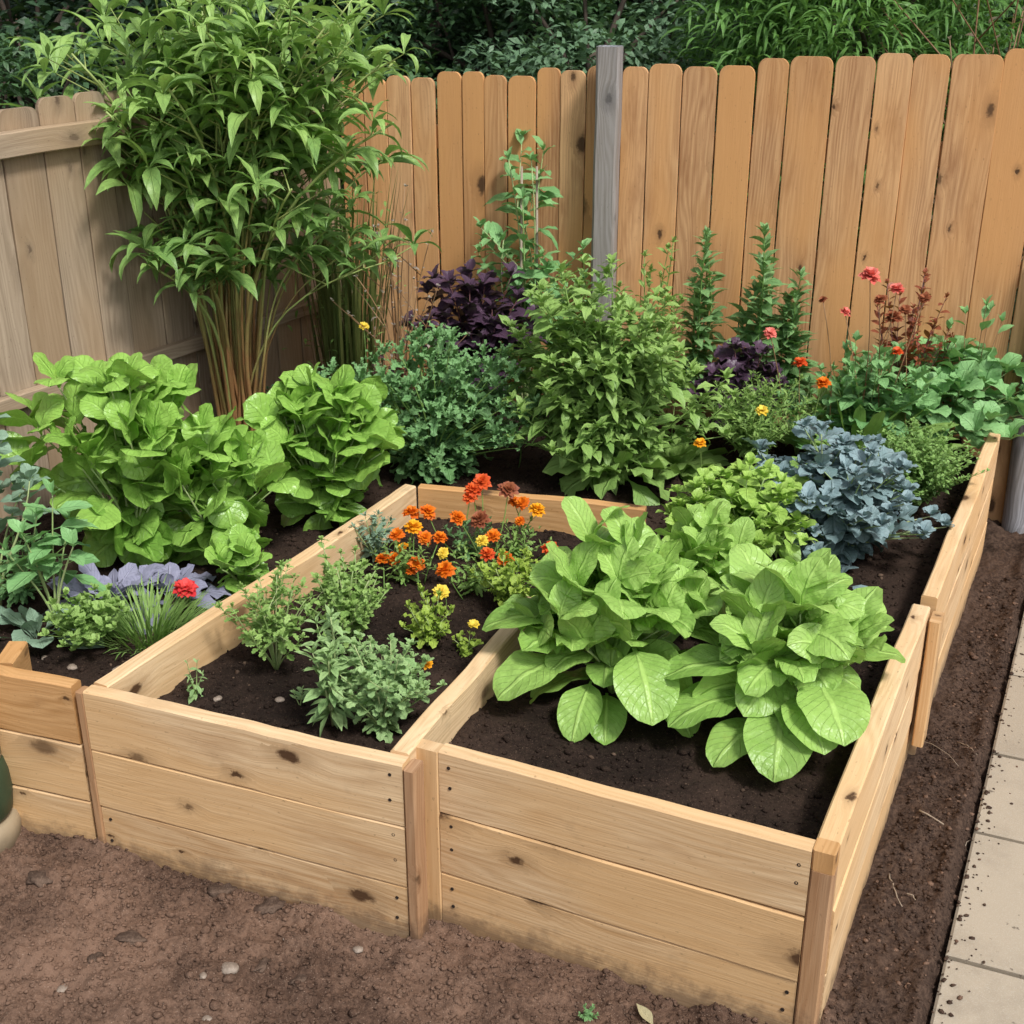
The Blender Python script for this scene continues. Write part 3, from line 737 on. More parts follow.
# ---- left bed: chard
G_CH = 'leafy chard plants in the left bed'
CP = ov(.58, .5)
def chard(label, p, n, h, rad, seed, L=.17, W=.125, **k):
    rt, _ = shoots('chard_plant', label, 'vegetable', p, n, h, rad, CHARD, STP, L=L, W=W, prof=CP, nodes=7, per=1, t0=.15, seed=seed, tips=4, lel=(1.0, .15), droop=.6, ldroop=.9, elj=.48, ljit=.45,
       r0=.006, nt=13, ns=7, ruf=.07, rf=2, cup=.25, puck=.05, pet=.22, taper=(.9, .9), tsz=1.0, fold=.2, group=G_CH, **k)
    return rt
chard('tallest light green chard clump left of the canes', base(135, 560), 26, .60, .27, 21, oval=(1.05, .6))
chard('light green chard clump in front of the canes', base(218, 556), 20, .38, .22, 22, oval=(1, .6))
chard('light green chard clump leaning over the wooden divider', base(328, 528), 28, .45, .21, 23, L=.155, W=.115, oval=(1, .6))
chard('small young chard beside the divider behind the feathery herb', base(243, 590), 8, .16, .09, 24, L=.09, W=.075)

# ---- lilac cabbage, parsley, chives, grey plant, red flower
rosette('purple_cabbage', 'low lilac blue cabbage behind the parsley in the left bed', 'vegetable', base(112, 606), 34, .17, .075, LILAC, roundp, e=(75, 30), pet=.35, spread=.06, lift=.03, seed=31, ruf=.2)
rosette('purple_cabbage', 'lilac cabbage next to the red flower', 'vegetable', base(170, 600), 30, .15, .07, LILAC, roundp, e=(75, 30), pet=.35, spread=.05, lift=.03, seed=32, ruf=.2)
shoots('parsley_plant', 'bright curly parsley clump at the front of the left bed', 'herb', base(92, 650), 34, .17, .125, HERB, STG, L=.055, W=.05, prof=roundp, lobe=.5, nl=3, nt=9, nodes=4, per=2, t0=.45, seed=33, tips=5, hvar=.3, r0=.002)
root = thing('chive_clump', 'fine dark green chive clump under the red flower', 'herb', base(150, 640)); r = np.random.RandomState(34)
G = Geo(); grassy(G, base(150, 638), 420, .16, .9, .0045, r, base_r=.09); G.build('foliage', DEEP if False else HERB, root)
rosette('sprouting_kale', 'grey green broad leaved young kale at the left end of the bed', 'vegetable', base(38, 640), 18, .18, .075, GREYG, roundp, e=(80, 15), pet=.4, seed=35, ruf=.15)
fp = base(186, 622); root = thing('ranunculus_flower', 'single red ball flower beside the wooden divider in the left bed', 'flower', fp); r = np.random.RandomState(36); G = Geo()
flower_on(root, fp, at(185, 588, SOIL + .11), .078, RED, r, G, rings=5, flat=.9); leaves(G, np.tile(fp, (5, 1)), np.arange(5) * 1.3, .7, .06, .015, lance, nt=5, ns=3); G.build('stem', STG, root)

# ---- left edge tall grey green plant and bean-like stems
rt, tp = shoots('broccoli_plant', 'tall grey green leafy plant at the left photo edge', 'vegetable', base(0, 610), 12, .62, .17, GREYG, STP, L=.13, W=.085, prof=roundp, nodes=5, per=2, t0=.7, seed=37, tips=7, lel=(.5, -.2), r0=.005, nt=7, ns=5, ruf=.15, pet=.2)
shoots('bean_plant', 'green plant with broad leaves on pale stems against the left fence', 'vegetable', base(58, 630), 6, .42, .12, SQUA, STP, L=.15, W=.085, nodes=4, per=2, t0=.6, seed=38, tips=3, lel=(.3, -.4), r0=.005, nt=7, ns=5, pet=.15)
shoots('fern_clump', 'dark ferny clump low at the left photo edge', 'plant', base(22, 605), 22, .20, .16, DEEP, STG, L=.06, W=.03, lobe=.6, nt=9, nodes=6, per=2, seed=39, r0=.002)

# ---- middle bed herbs
rt, _ = shoots('seedling', 'thin curled seedling near the front left of the middle bed', 'seedling', base(197, 700), 4, .12, .035, SAGE, STP, L=.035, W=.014, nodes=5, per=2, t0=.15, seed=41, tips=3, r0=.0022, lel=(.2, -.3))
shoots('feathery_herb', 'feathery herb with several bare stems beside the wooden divider', 'herb', base(276, 664), 20, .30, .125, HERB, STP, L=.042, W=.026, prof=roundp, lobe=.5, nl=3, nt=8, nodes=8, per=2, t0=.4, seed=42, tips=6, r0=.0032, spread0=.5, bend=1.1, side=1, hvar=.2)
shoots('flat_leaf_herb', 'taller bushy herb with fleshy stalks behind the front herbs', 'herb', base(350, 648), 26, .31, .13, HERB, STP, L=.04, W=.028, prof=roundp, lobe=.45, nl=3, nt=8, nodes=8, per=2, t0=.35, seed=43, tips=6, r0=.0038, side=2, spread0=.3)
shoots('sage_plant', 'pale sage like herb with pointed leaves at the left of the front pair', 'herb', base(334, 732), 7, .33, .06, SAGE, STP, L=.075, W=.027, prof=lance, nodes=9, per=3, t0=.15, seed=44, tips=6, r0=.004, ldroop=.7, spread0=.5)
rt, tp = shoots('bushy_herb', 'dense soft green herb with one yellow flower at its side', 'herb', base(383, 738), 22, .26, .135, SAGE, STP, L=.042, W=.03, prof=roundp, lobe=.35, nl=3, nt=8, nodes=8, per=2, t0=.12, seed=45, tips=6, r0=.003, side=2, spread0=.4)
r = np.random.RandomState(45); pompom(rt, at(427, 664, SOIL + .15), .032, GOLD, r)
shoots('sage_plant', 'small grey green herb in the back left corner of the middle bed', 'herb', base(375, 560), 12, .17, .09, GREYG, STP, L=.05, W=.022, nodes=7, per=2, seed=46, tips=6, r0=.003)
rt, _ = shoots('seedling', 'tiny two leaved seedling between the herbs', 'seedling', base(300, 705), 2, .06, .02, SAGE, STP, L=.035, W=.017, nodes=2, per=2, t0=.6, seed=47, tips=2, r0=.002)

# ---- marigolds
mg = [  # (plant foot, [(px, py, height above soil, colour, size)])
 ((405, 585), 'marigold plant with orange blooms at the left of the flower group', [(411, 513, .16, 'O', .052), (413, 528, .15, 'G', .055), (397, 535, .14, 'O', .045), (425, 538, .13, 'O', .045), (440, 538, .14, 'O', .045), (403, 548, .11, 'G', .036), (383, 559, .09, 'O', .045), (394, 559, .08, 'O', .045), (417, 564, .08, 'O', .05), (412, 570, .06, 'O', .035)]),
 ((470, 560), 'tall marigold with red blooms rising above the back board', [(473, 490, .24, 'R', .05), (482, 482, .26, 'R', .055), (470, 497, .22, 'R', .045), (508, 490, .24, 'U', .06), (458, 518, .18, 'O', .05), (480, 520, .16, 'U', .06), (428, 512, .17, 'O', .05)]),
 ((515, 565), 'marigold with golden and orange blooms near the back right corner', [(537, 510, .19, 'G', .052), (522, 503, .2, 'O', .045), (514, 502, .19, 'O', .04), (520, 521, .15, 'O', .032), (493, 536, .13, 'O', .045), (550, 549, .1, 'R', .055)]),
 ((475, 595), 'low marigold with orange blooms among lime leaves', [(445, 570, .12, 'O', .055), (487, 554, .14, 'R', .045), (505, 559, .13, 'O', .048), (482, 541, .14, 'Y', .038), (441, 592, .09, 'Y', .045), (443, 553, .13, 'Y', .035)]),
]
cm = dict(O=ORANGE, G=GOLD, R=REDO, U=RUST, Y=YEL)
for k, (ft, lb, fl) in enumerate(mg):
    b = base(*ft); b0 = b
    rt, _ = shoots('marigold_plant', lb, 'flowering plant', b, 15, .15, .11, MID if k != 1 else DEEP, None, L=.045, W=.02, lobe=.6, nl=4, nt=9, nodes=7, per=2, t0=.2, seed=51 + k, tips=5, r0=.0025, group='marigolds in the middle bed')
    r = np.random.RandomState(60 + k); G = Geo()
    for (x, y, h, c, d) in fl:
        d *= 1.12
        hd = at(x, y, SOIL + h); fo = b + np.array((r.uniform(-.05, .05), r.uniform(-.05, .05), .01)); fo[:2] += (hd[:2] - b[:2]) * .45
        flower_on(rt, fo, hd, d, cm[c], r, G)
    G.build('stems', STG, rt)
LIME = lm('lime_leaf', (.22, .36, .04), (.45, .60, .10), vein=.3, trans=.3)
shoots('lime_leaf_plant', 'lime green frilly plant hanging leaves in front of the left marigolds', 'plant', base(428, 640), 13, .17, .085, LIME, STP, L=.05, W=.038, prof=roundp, lobe=.4, nl=3, nt=9, ns=5, nodes=6, per=2, t0=.3, seed=71, tips=4, r0=.003, ruf=.3)
shoots('lime_leaf_plant', 'lime green frilly plant in front of the golden marigolds', 'plant', base(512, 612), 19, .17, .12, LIME, STP, L=.06, W=.05, prof=roundp, lobe=.4, nl=3, nt=9, ns=5, nodes=5, per=2, t0=.3, seed=72, tips=4, r0=.003, ruf=.3)
rt, _ = shoots('viola_plant', 'tiny lime plant with one yellow bloom on bare soil', 'flowering plant', base(466, 648), 7, .07, .045, LIME, STP, L=.035, W=.028, prof=roundp, nodes=3, per=2, seed=73, tips=3, r0=.002)
pompom(rt, at(474, 624, SOIL + .07), .035, YEL, np.random.RandomState(1), rings=2)

# ---- big lettuces at the front of the long bed
G_L = 'big lettuces at the front of the long bed'
LP = ov(.5, .5)
def lettuce(label, p, n, h, rad, seed, L, W, prof, hearts, outer, **k):
    rt, _ = shoots('lettuce', label, 'vegetable', p, n, h, rad, LETT, STP, L=L, W=W, prof=prof, nodes=4, per=1, t0=.30, seed=seed, tips=4, lel=(1.0, .25), droop=.9, ldroop=.95, elj=.45, ljit=.4,
       r0=.006, nt=15, ns=9, ruf=.07, rf=2.2, puck=.045, pet=.14, taper=(1.0, .8), tsz=1.0, fold=.22, cup=.15, group=G_L, **k)
    for i, (dx, dy, dz, m) in enumerate(hearts):
        rosette('heart', '', '', p + (dx, dy, dz), m, .19, .115, LETT, LP, e=(90, 20), pet=.05, droop=(.0, 1.0), ruf=.2, rf=5, puck=.08, seed=seed + 50 + i, nt=14, ns=9, parent=rt, inner=.7)
    # broad outer leaves hanging to the soil
    G = Geo(); r = np.random.RandomState(seed + 90); o = np.array(outer)
    leaves(G, p + o[:, :3], np.radians(o[:, 3]), o[:, 4], o[:, 5], o[:, 5] * o[:, 6], ov(.48, .55), droop=.9, pet=.1, fold=.15, ruf=.05, rf=2, puck=.04, nt=16, ns=9, tone=r.uniform(.1, .6, len(o)), rng=r)
    G.build('outer_leaves', LETT, rt); return rt
# outer leaves: offset x y z, compass angle (deg), rise, length, width/length
lettuce('left large lettuce spilling over the middle divider', base(612, 692), 18, .385, .20, 81, .205, .14, ov(.5, .52), [(-.10, .0, .17, 22), (.06, .02, .23, 22), (-.04, .05, .24, 14)],
    [(.04, -.10, .20, -80, -.1, .22, .72), (-.12, -.05, .14, 215, .2, .22, .7), (-.06, -.09, .10, -110, -.1, .18, .6), (.10, -.08, .10, -60, -.1, .18, .62), (-.12, 0, .22, 180, .3, .22, .65), (-.02, -.08, .06, -95, .1, .17, .6), (.13, .0, .2, -20, .3, .2, .7)], oval=(1.1, .8))
lettuce('right large lettuce beside the front right corner of the bed', base(782, 726), 15, .38, .155, 84, .215, .135, ov(.42, .58), [(.0, .0, .20, 26), (.05, .03, .22, 12)],
    [(-.02, -.08, .12, -105, .1, .24, .68), (.045, -.09, .19, -82, .15, .21, .78), (-.09, -.05, .12, 200, .25, .23, .62), (-.08, -.02, .18, 185, .35, .23, .6), (.08, -.01, .20, 5, .35, .21, .6), (.06, .03, .2, 25, .45, .25, .5), (-.06, -.08, .07, 222, .2, .2, .6), (.0, -.09, .15, -80, .2, .2, .7)], oval=(1.1, .8))
lettuce('smaller loose lettuce behind and between the two large ones', base(695, 632), 14, .33, .13, 86, .14, .09, ov(.5, .55), [(0, 0, .2, 16)], [(.05, -.05, .1, -60, .2, .15, .6), (-.05, -.05, .1, -120, .2, .15, .6)])

# ---- basil, kale
shoots('basil_plant', 'light green rounded basil bush behind the lettuces', 'herb', base(734, 578), 64, .34, .25, BASIL, STP, L=.095, W=.068, nodes=7, per=2, t0=.15, seed=91, tips=7, r0=.004, nt=7, ns=5, side=1, ruf=.06, ldroop=.9, lel=(.7, .1), puck=.03)
b = base(830, 560)
shoots('blue_kale', 'mound of blue grey kale beside the basil', 'vegetable', b, 62, .40, .31, BLUE, STP, L=.10, W=.072, prof=roundp, nodes=7, per=2, t0=.12, seed=92, tips=9, r0=.005, nt=10, ns=5, ruf=.14, side=1, lel=(.9, .0), ldroop=.9, lobe=.1, nl=3, droop=1.2, hvar=.38)
rosette('young_kale', 'single round blue grey leaf plant at the foot of the kale', 'vegetable', base(835, 590), 5, .17, .075, BLUE, roundp, e=(85, 50), pet=.6, seed=93, droop=(.5, 2.0))

# ---- behind the middle bed
b = base(426, 478)
shoots('lacy_artemisia', 'wide mound of dark green lacy leaves behind the middle bed', 'plant', b + (.03, .04, 0), 92, .50, .42, DEEP, STG, L=.15, W=.065, prof=strap, lobe=.65, nl=6, nt=17, ns=5, nodes=6, per=2, t0=.08, seed=101, tips=8, r0=.004, ruf=.3, ldroop=.8, lel=(.9, .2), oval=(1.15, .7), hvar=.35, droop=1.1)
b = base(600, 490)
shoots('bushy_tomato', 'tall mid green bushy plant in the middle before the grey post', 'plant', b + (0, .04, 0), 62, .78, .40, MID, STG, L=.11, W=.045, prof=lance, nodes=13, per=2, t0=.06, seed=102, tips=8, r0=.005, side=2, nt=7, ns=3, ruf=.2, ldroop=.9, oval=(1.0, .6), hvar=.45, bend=1.2, droop=1.25)
rosette('mustard_leaves', 'broad drooping green leaves at the foot of the middle bushy plant', 'vegetable', b + (.06, -.04, .08), 26, .24, .12, MID, ov(.5, .7), e=(70, 10), pet=.3, seed=103, ruf=.25, nt=10, ns=7, lobe=.15)
shoots('purple_basil', 'purple black leafy bush against the back fence left of the grey post', 'plant', atY(476, 415, 4.78) * (1, 1, 0) + (0, 0, SOIL), 34, .66, .27, PURP, STR, L=.15, W=.08, nodes=8, per=2, t0=.4, seed=104, tips=7, r0=.004, nt=7, ns=5, ldroop=1.0, oval=(1, .5))
shoots('purple_sprouts', 'small dark red leafy clump at the foot of the dry seed stalks', 'plant', atY(392, 400, 4.6) * (1, 1, 0) + (0, 0, SOIL), 14, .38, .12, lm('wine_leaf', (.07, .02, .04), (.17, .07, .10)), STR, L=.06, W=.025, nodes=6, per=2, t0=.5, seed=105, r0=.003)
# dry stalks with pale seed heads
b = atY(402, 400, 4.6) * (1, 1, 0) + (0, 0, SOIL)
rt, tps = shoots('dry_seed_stalks', 'brown dry stalks with pale seed heads against the cedar fence', 'plant', b, 14, .98, .16, lm('papery_pod', (.30, .24, .20), (.55, .48, .42)), STB, L=.028, W=.016, nodes=5, per=1, t0=.6, seed=106, tips=6, r0=.0042, spread0=.5, bend=1.1, side=1, hvar=.3)
# tall grassy stems
root = thing('tall_grass_clump', 'thicket of thin upright green stems beside the canes', 'plant', atY(352, 400, 4.95) * (1, 1, 0) + (0, 0, SOIL)); r = np.random.RandomState(107); G = Geo()
pp = np.array(root.location); grassy(G, pp, 150, .95, .35, .010, r, el=(1.56, 1.45), droop=.2, base_r=.12)
G.build('stems', lm('dull_stalk', (.06, .10, .02), (.22, .24, .07), trans=.1), root)
G = Geo(); N = 420; hgt = r.uniform(.1, .9, N); a = r.rand(N) * 6.28
leaves(G, pp + np.stack([r.randn(N) * .09, r.randn(N) * .05, hgt], -1), a, r.uniform(-.2, .9, N), .05, .012, lance, nt=4, ns=2, tone=r.rand(N), rng=r); G.build('foliage', MID, root)
# dark teal small bush + white daisies
shoots('boxwood_bush', 'small dark teal bush between the canes and the lacy plant', 'shrub', base(300, 450), 40, .30, .20, lm('teal_leaf', (.025, .10, .05), (.07, .22, .10), trans=.15), STG, L=.03, W=.018, nodes=10, per=3, t0=.3, seed=108, r0=.002, side=1)
for i, (x, y, c) in enumerate(((364, 326, YEL), (378, 366, CREAM))):
    r = np.random.RandomState(109 + i); hd = atY(x, y, 4.55); ft = hd * (1, 1, 0) + (.0, .02, SOIL); root = thing('button_flower', ['yellow button flower on a thin stem before the thicket of stems', 'cream button flower above the lacy mound'][i], 'flower', ft, 'pale button flowers'); G = Geo()
    flower_on(root, ft, hd, .038, c, r, G, rings=3); leaves(G, ft + np.zeros((4, 1)) + np.array((0, 0, .1)), np.arange(4) * 1.6, .6, .06, .014, lance, nt=4, ns=3); G.build('stem', STG, root)
r = np.random.RandomState(112); hd = at(513, 416, SOIL + .22); ft = hd * (1, 1, 0) + (.02, .04, SOIL); root = thing('button_flower', 'cream flower between the lacy mound and the tall bushy plant', 'flower', ft, 'pale button flowers'); G = Geo(); flower_on(root, ft, hd, .045, CREAM, r, G); leaves(G, ft + np.zeros((4, 1)) + np.array((0, 0, .1)), np.arange(4) * 1.6, .6, .06, .014, lance, nt=4, ns=3); G.build('stem', STG, root)

# staked climber against the fence
b = atY(525, 420, 4.92) * (1, 1, 0) + (0, 0, SOIL)
rt, tps = shoots('climbing_plant', 'tall thin staked plant reaching up the orange fence left of the grey post', 'plant', b, 6, 1.12, .12, SQUA, STP, L=.14, W=.065, nodes=16, per=1, t0=.3, seed=113, tips=5, r0=.006, taper=(1.25, .5), side=2, hvar=.3, nt=7, ns=5, ldroop=.8, spread0=.8, bend=1)
G = Geo()
for dx in (-.02, .05): tube(G, [b + (dx, -.02, 0), b + (dx * .8, 0, 1.0)], .006, .005, 6)
G.build('stake', M['twig'], rt)
shoots('climbing_plant', 'dark leafy stems just left of the grey post foot', 'plant', atY(570, 420, 4.9) * (1, 1, 0) + (0, 0, SOIL), 10, .72, .20, DEEP, STG, L=.10, W=.06, nodes=9, per=1, t0=.3, seed=114, tips=4, r0=.004, taper=(1.2, .5), nt=7, ns=3, hvar=.35, oval=(1, .4))
shoots('lime_shoots', 'light green shoots at the foot of the grey post', 'plant', atY(650, 430, 4.75) * (1, 1, 0) + (0, 0, SOIL), 12, .78, .16, MID, STG, L=.07, W=.035, nodes=12, per=2, t0=.35, seed=115, tips=6, r0=.004, hvar=.25, oval=(1, .5))

# three spikes
for k, (x, ytop, Y_, w) in enumerate(((708, 208, 4.78, .06), (766, 194, 4.74, .075), (799, 248, 4.70, .075))):
    tp_ = atY(x, ytop, Y_); b = tp_ * (1, 1, 0) + (0, 0, SOIL); hh = tp_[2] - SOIL
    shoots('spike_plant', ['upright leafy spike nearest the grey post', 'tallest upright spike of small leaves at the middle of the three', 'shorter spike at the right of the three beside the coral bloom'][k], 'plant', b, 5, hh, .045, lm('spike_leaf', (.09, .22, .07), (.24, .43, .16)), STG, L=w * 1.4, W=w * .55,
           prof=lance, nodes=24, per=3, t0=.22, seed=120 + k, tips=8, r0=.005, lel=(.9, .1), ldroop=.6, taper=(1.5, .6), nt=5, ns=3, hvar=.3, spread0=1, bend=1, group='upright leafy spikes before the fence')
shoots('purple_basil', 'dark purple rounded bush right of the middle bushy plant', 'plant', atY(738, 420, 4.55) * (1, 1, 0) + (0, 0, SOIL), 26, .40, .17, PURP, STR, L=.13, W=.10, prof=roundp, nodes=5, per=2, t0=.5, seed=124, tips=7, r0=.004, nt=8, ns=5, ldroop=1.1, ruf=.35, oval=(1, .6))
# zinnia group
b = atY(862, 420, 4.45) * (1, 1, 0) + (0, 0, SOIL)
rt, tps = shoots('zinnia_plant', 'leafy zinnia with coral blooms in front of the right fence boards', 'flowering plant', b, 20, .46, .26, SQUA, STG, L=.10, W=.055, nodes=6, per=2, t0=.35, seed=125, tips=4, r0=.004, nt=7, ns=5, oval=(1.2, .4), side=1)
r = np.random.RandomState(126); G = Geo()
for (x, y, c, d, rg) in ((870, 276, PINK, .085, 4), (897, 289, PINK, .06, 3), (845, 312, PINK, .045, 3), (893, 318, RUST, .07, 4), (905, 310, RUST, .05, 3), (925, 298, RUST, .05, 3), (880, 300, RUST, .05, 3), (770, 333, PINK, .05, 3), (800, 363, REDO, .06, 3), (897, 352, REDO, .05, 3), (823, 300, RUST, .035, 3)):
    hd = atY(x, y, 4.42 + r.randn() * .04); fo = b + (r.uniform(-.1, .1), 0, .1); fo[0] += (hd[0] - b[0]) * .6
    flower_on(rt, fo, hd, d, c, r, G, rings=rg)
G.build('flower_stems', STB, rt)
shoots('red_leaf_shrub', 'sparse shrub with rusty red leaves behind the coral blooms', 'shrub', atY(898, 420, 4.62) * (1, 1, 0) + (0, 0, SOIL), 20, .66, .20, REDL, STR, L=.055, W=.034, nodes=10, per=2, t0=.5, seed=127, r0=.003, oval=(1, .5))
shoots('thin_bean_plant', 'thin stem with pale leaves against the rightmost fence boards', 'plant', atY(966, 420, 4.62) * (1, 1, 0) + (0, 0, SOIL), 5, .68, .12, SQUA, STB, L=.10, W=.05, nodes=5, per=1, t0=.5, seed=128, r0=.003, tips=4, oval=(1, .4))
# squash
shoots('squash_plant', 'broad leaved green squash spilling over the back right end of the bed', 'vegetable', base(945, 455) + (.02, .14, 0), 58, .36, .38, SQUA, STP, L=.155, W=.13, prof=ov(.45, .55), nodes=3, per=1, t0=.55, seed=131, tips=3, r0=.005, nt=9, ns=7, ldroop=.9, lel=(.4, .0), ruf=.15, pet=.1, oval=(1.1, .8), tsz=1.3, droop=1.2)
rosette('romaine_clump', 'upright narrow ribbed green leaves left of the squash', 'vegetable', base(862, 470) + (0, .08, 0), 50, .34, .065, MID, strap, e=(88, 40), pet=.15, droop=(.1, .8), seed=132, spread=.1, inner=.7, ruf=.15)
shoots('aster_bush', 'feathery bush with one small yellow bloom behind the basil', 'plant', base(752, 480) + (0, .05, 0), 46, .36, .24, MID, STG, L=.05, W=.012, prof=lance, nodes=11, per=3, t0=.3, seed=133, tips=6, r0=.003, side=1)
rt2, _ = shoots('nasturtium_plant', 'round leaved green plant behind the kale', 'plant', base(800, 470) + (.02, .16, 0), 22, .28, .17, SQUA, STP, L=.06, W=.055, prof=roundp, nodes=4, per=1, seed=134, tips=3, r0=.003, nt=7, ns=5)
for i, (x, y, c, d, Y_, lb) in enumerate(((823, 383, ORANGE, .06, 4.2, 'orange flower on a thin stem above the blue grey kale'), (762, 411, YEL, .05, 4.1, 'yellow flower in the feathery bush behind the basil'), (700, 443, GOLD, .045, 4.0, 'golden flower on bare soil between the tall bushy plant and the basil'))):
    r = np.random.RandomState(135 + i); hd = atY(x, y, Y_); fo = hd * (1, 1, 0) + (0, .03, SOIL); root = thing('small_flower', lb, 'flower', fo); G = Geo()
    flower_on(root, fo, hd, d, c, r, G, rings=3); leaves(G, fo + np.zeros((4, 1)) + np.array((0, 0, .05)), np.arange(4) * 1.6, .6, .06, .014, lance, nt=4, ns=3); G.build('stem', STG, root)
shoots('thyme_bush', 'fine leaved bright thyme mound against the right board', 'herb', base(912, 512), 84, .34, .21, lm('thyme_leaf', (.13, .29, .06), (.32, .52, .15)), STG, L=.030, W=.015, nodes=14, per=3, t0=.35, seed=136, tips=6, r0=.002, side=1, ns=3, nt=4)
rosette('ruffled_greens', 'ruffled dark green leaves low between tall bushy plant and basil', 'vegetable', base(672, 470), 34, .26, .11, MID, ov(.5, .6), e=(75, 15), pet=.2, ruf=.35, rf=6, seed=137)

# ================================================================== SMALL THINGS ON THE GROUND
def lump(name, label, cat, p, r0, mat, seed, flat=.6, group=None, stretch=1.3, rot=0., rough=.18):
    import bmesh
    bm = bmesh.new(); bmesh.ops.create_icosphere(bm, subdivisions=3, radius=1)
    v = np.array([x.co[:] for x in bm.verts]); f = np.array([[x.index for x in q.verts] for q in bm.faces]); bm.free()
    d = 1 + rough * (vnoise(v[:, 0] * 1.7 + seed, v[:, 1] * 1.7 + v[:, 2] * 1.3, seed) * 2 + .5 * vnoise(v[:, 0] * 5 + seed, v[:, 1] * 5 + v[:, 2] * 4, seed))
    v = v * d[:, None] * (stretch, 1, flat) * r0
    c, s = math.cos(rot), math.sin(rot); v = np.stack([v[:, 0] * c - v[:, 1] * s, v[:, 0] * s + v[:, 1] * c, v[:, 2]], -1)
    G = Geo(); G.add(v + p, None, f, tone=.2)
    return tag(G.build(name, mat, None, loc=tuple(map(float, p))), label, cat, group)
def gp(x, y):
    p = at(x, y, 0); p[2] = float(ground_h(np.array(p[0]), np.array(p[1]))); return p
peb = [(230, 971, .017, 'stone', 'largest pale pebble on the bare earth before the middle bed'), (62, 987, .0115, 'stone', 'smooth whitish oval pebble near the lower left photo corner'),
       (46, 934, .006, 'stone', 'tiny pale pebble left of the grey clod'), (207, 928 + 90, .008, 'stone', 'small tan pebble at the bottom photo edge left of centre'),
       (286, 941, .006, 'stone', 'tiny white pebble below the brown clod beside the middle bed'), (204, 982, .008, 'stone', 'little pebble left of the largest pebble'),
       (358, 946, .011, 'stone', 'pale pebble in front of the gap between the two front beds')]
for i, (x, y, r0, m_, lb) in enumerate(peb):
    lump('pebble', lb, 'pebble', gp(x, y) + (0, 0, r0 * .3), r0, M[m_], 200 + i, group='pebbles on the bare earth', rot=i)
clo = [(40, 885, .022, 'dark clod of earth in a hollow at the left'), (130, 943, .02, 'brown clod left of the largest pebble'), (222, 893, .022, 'long clod lying against the middle bed front'), (270, 908, .022, 'reddish clod below the middle bed front'),
       (262, 963, .015, 'flat dark clod right of the largest pebble'), (298, 977, .014, 'flat clod further right of the largest pebble'), (95, 962, .013, 'small clod left of the brown clod')]
for i, (x, y, r0, lb) in enumerate(clo):
    lump('earth_clod', lb, 'clod', gp(x, y) + (0, 0, r0 * .15), r0, M['clod'], 300 + i, .45, 'clods of earth', 1.5, -.4 + i * .3, .5)
for i, (x, y, r0, lb) in enumerate(((72, 667, .011, 'pale pebble on soil in front of the parsley'), (118, 672, .012, 'tan pebble by the front board of the left bed'), (45, 660, .009, 'small grey pebble left of the parsley'), (280, 700, .010, 'white pebble beside the tiny seedling in the middle bed'), (218, 703, .009, 'small pale pebble right of the curled seedling'))):
    p = at(x, y, SOIL); p[2] = float(soil_h(np.array(p[0]), np.array(p[1]))) + .003
    lump('pebble', lb, 'pebble', p, r0, M['stone'], 400 + i, group='pebbles on the bed soil', rot=i)
tw = [((917, 820), (948, 838), (972, 848), 'curved pale twig reaching the path edge', .0028), ((888, 878), (893, 900), (900, 918), 'thin bent twig beside the long bed', .0022), ((958, 742), (968, 754), (975, 768), 'short pale twig beside the path further back', .0018),
      ((905, 905), (912, 906), (913, 915), 'tiny white root bit near the bent twig', .002), ((920, 742), (940, 755), (957, 775), 'thin straw beside the right wall post', .0012)]
for i, (a, b, c, lb, rr) in enumerate(tw):
    P = [gp(*a) + (0, 0, .006), gp(*b) + (0, 0, .012), gp(*c) + (0, 0, .010)]; t_ = np.linspace(0, 1, 8)[:, None]
    C = (1 - t_) ** 2 * P[0] + 2 * t_ * (1 - t_) * P[1] + t_ ** 2 * P[2]; C = C + np.random.RandomState(i).randn(8, 3) * .0012
    G = Geo(); tube(G, C, rr, rr * .5, 6)
    if i == 0: tube(G, np.array([C[6], C[6] + (.01, .018, .004), C[6] + (.025, .03, .002)]), rr * .6, rr * .3, 5)
    tag(G.build('twig', M['twig'], None, loc=tuple(map(float, P[0]))), lb, 'twig', 'twigs on the soil strip')
# dry leaf at the bottom edge
p = gp(652, 1018) + (0, 0, .012); G = Geo(); leaves(G, np.array([p]) - (0, 0.02, 0), np.array([2.1]), .1, .062, .026, lance, droop=-.1, nt=10, ns=7, fold=.5, tone=.6, rng=np.random.RandomState(5))
tag(G.build('dry_leaf', lm('dry_leaf_mat', (.35, .30, .16), (.55, .50, .30)), None, loc=tuple(map(float, p))), 'curled pale dry leaf on the earth at the bottom photo edge', 'leaf')
p = gp(588, 1020); shoots('weed', 'tiny dark green weed on the earth near the bottom edge', 'weed', p, 6, .03, .025, DEEP, None, L=.02, W=.01, nodes=3, per=2, seed=402, r0=.001)

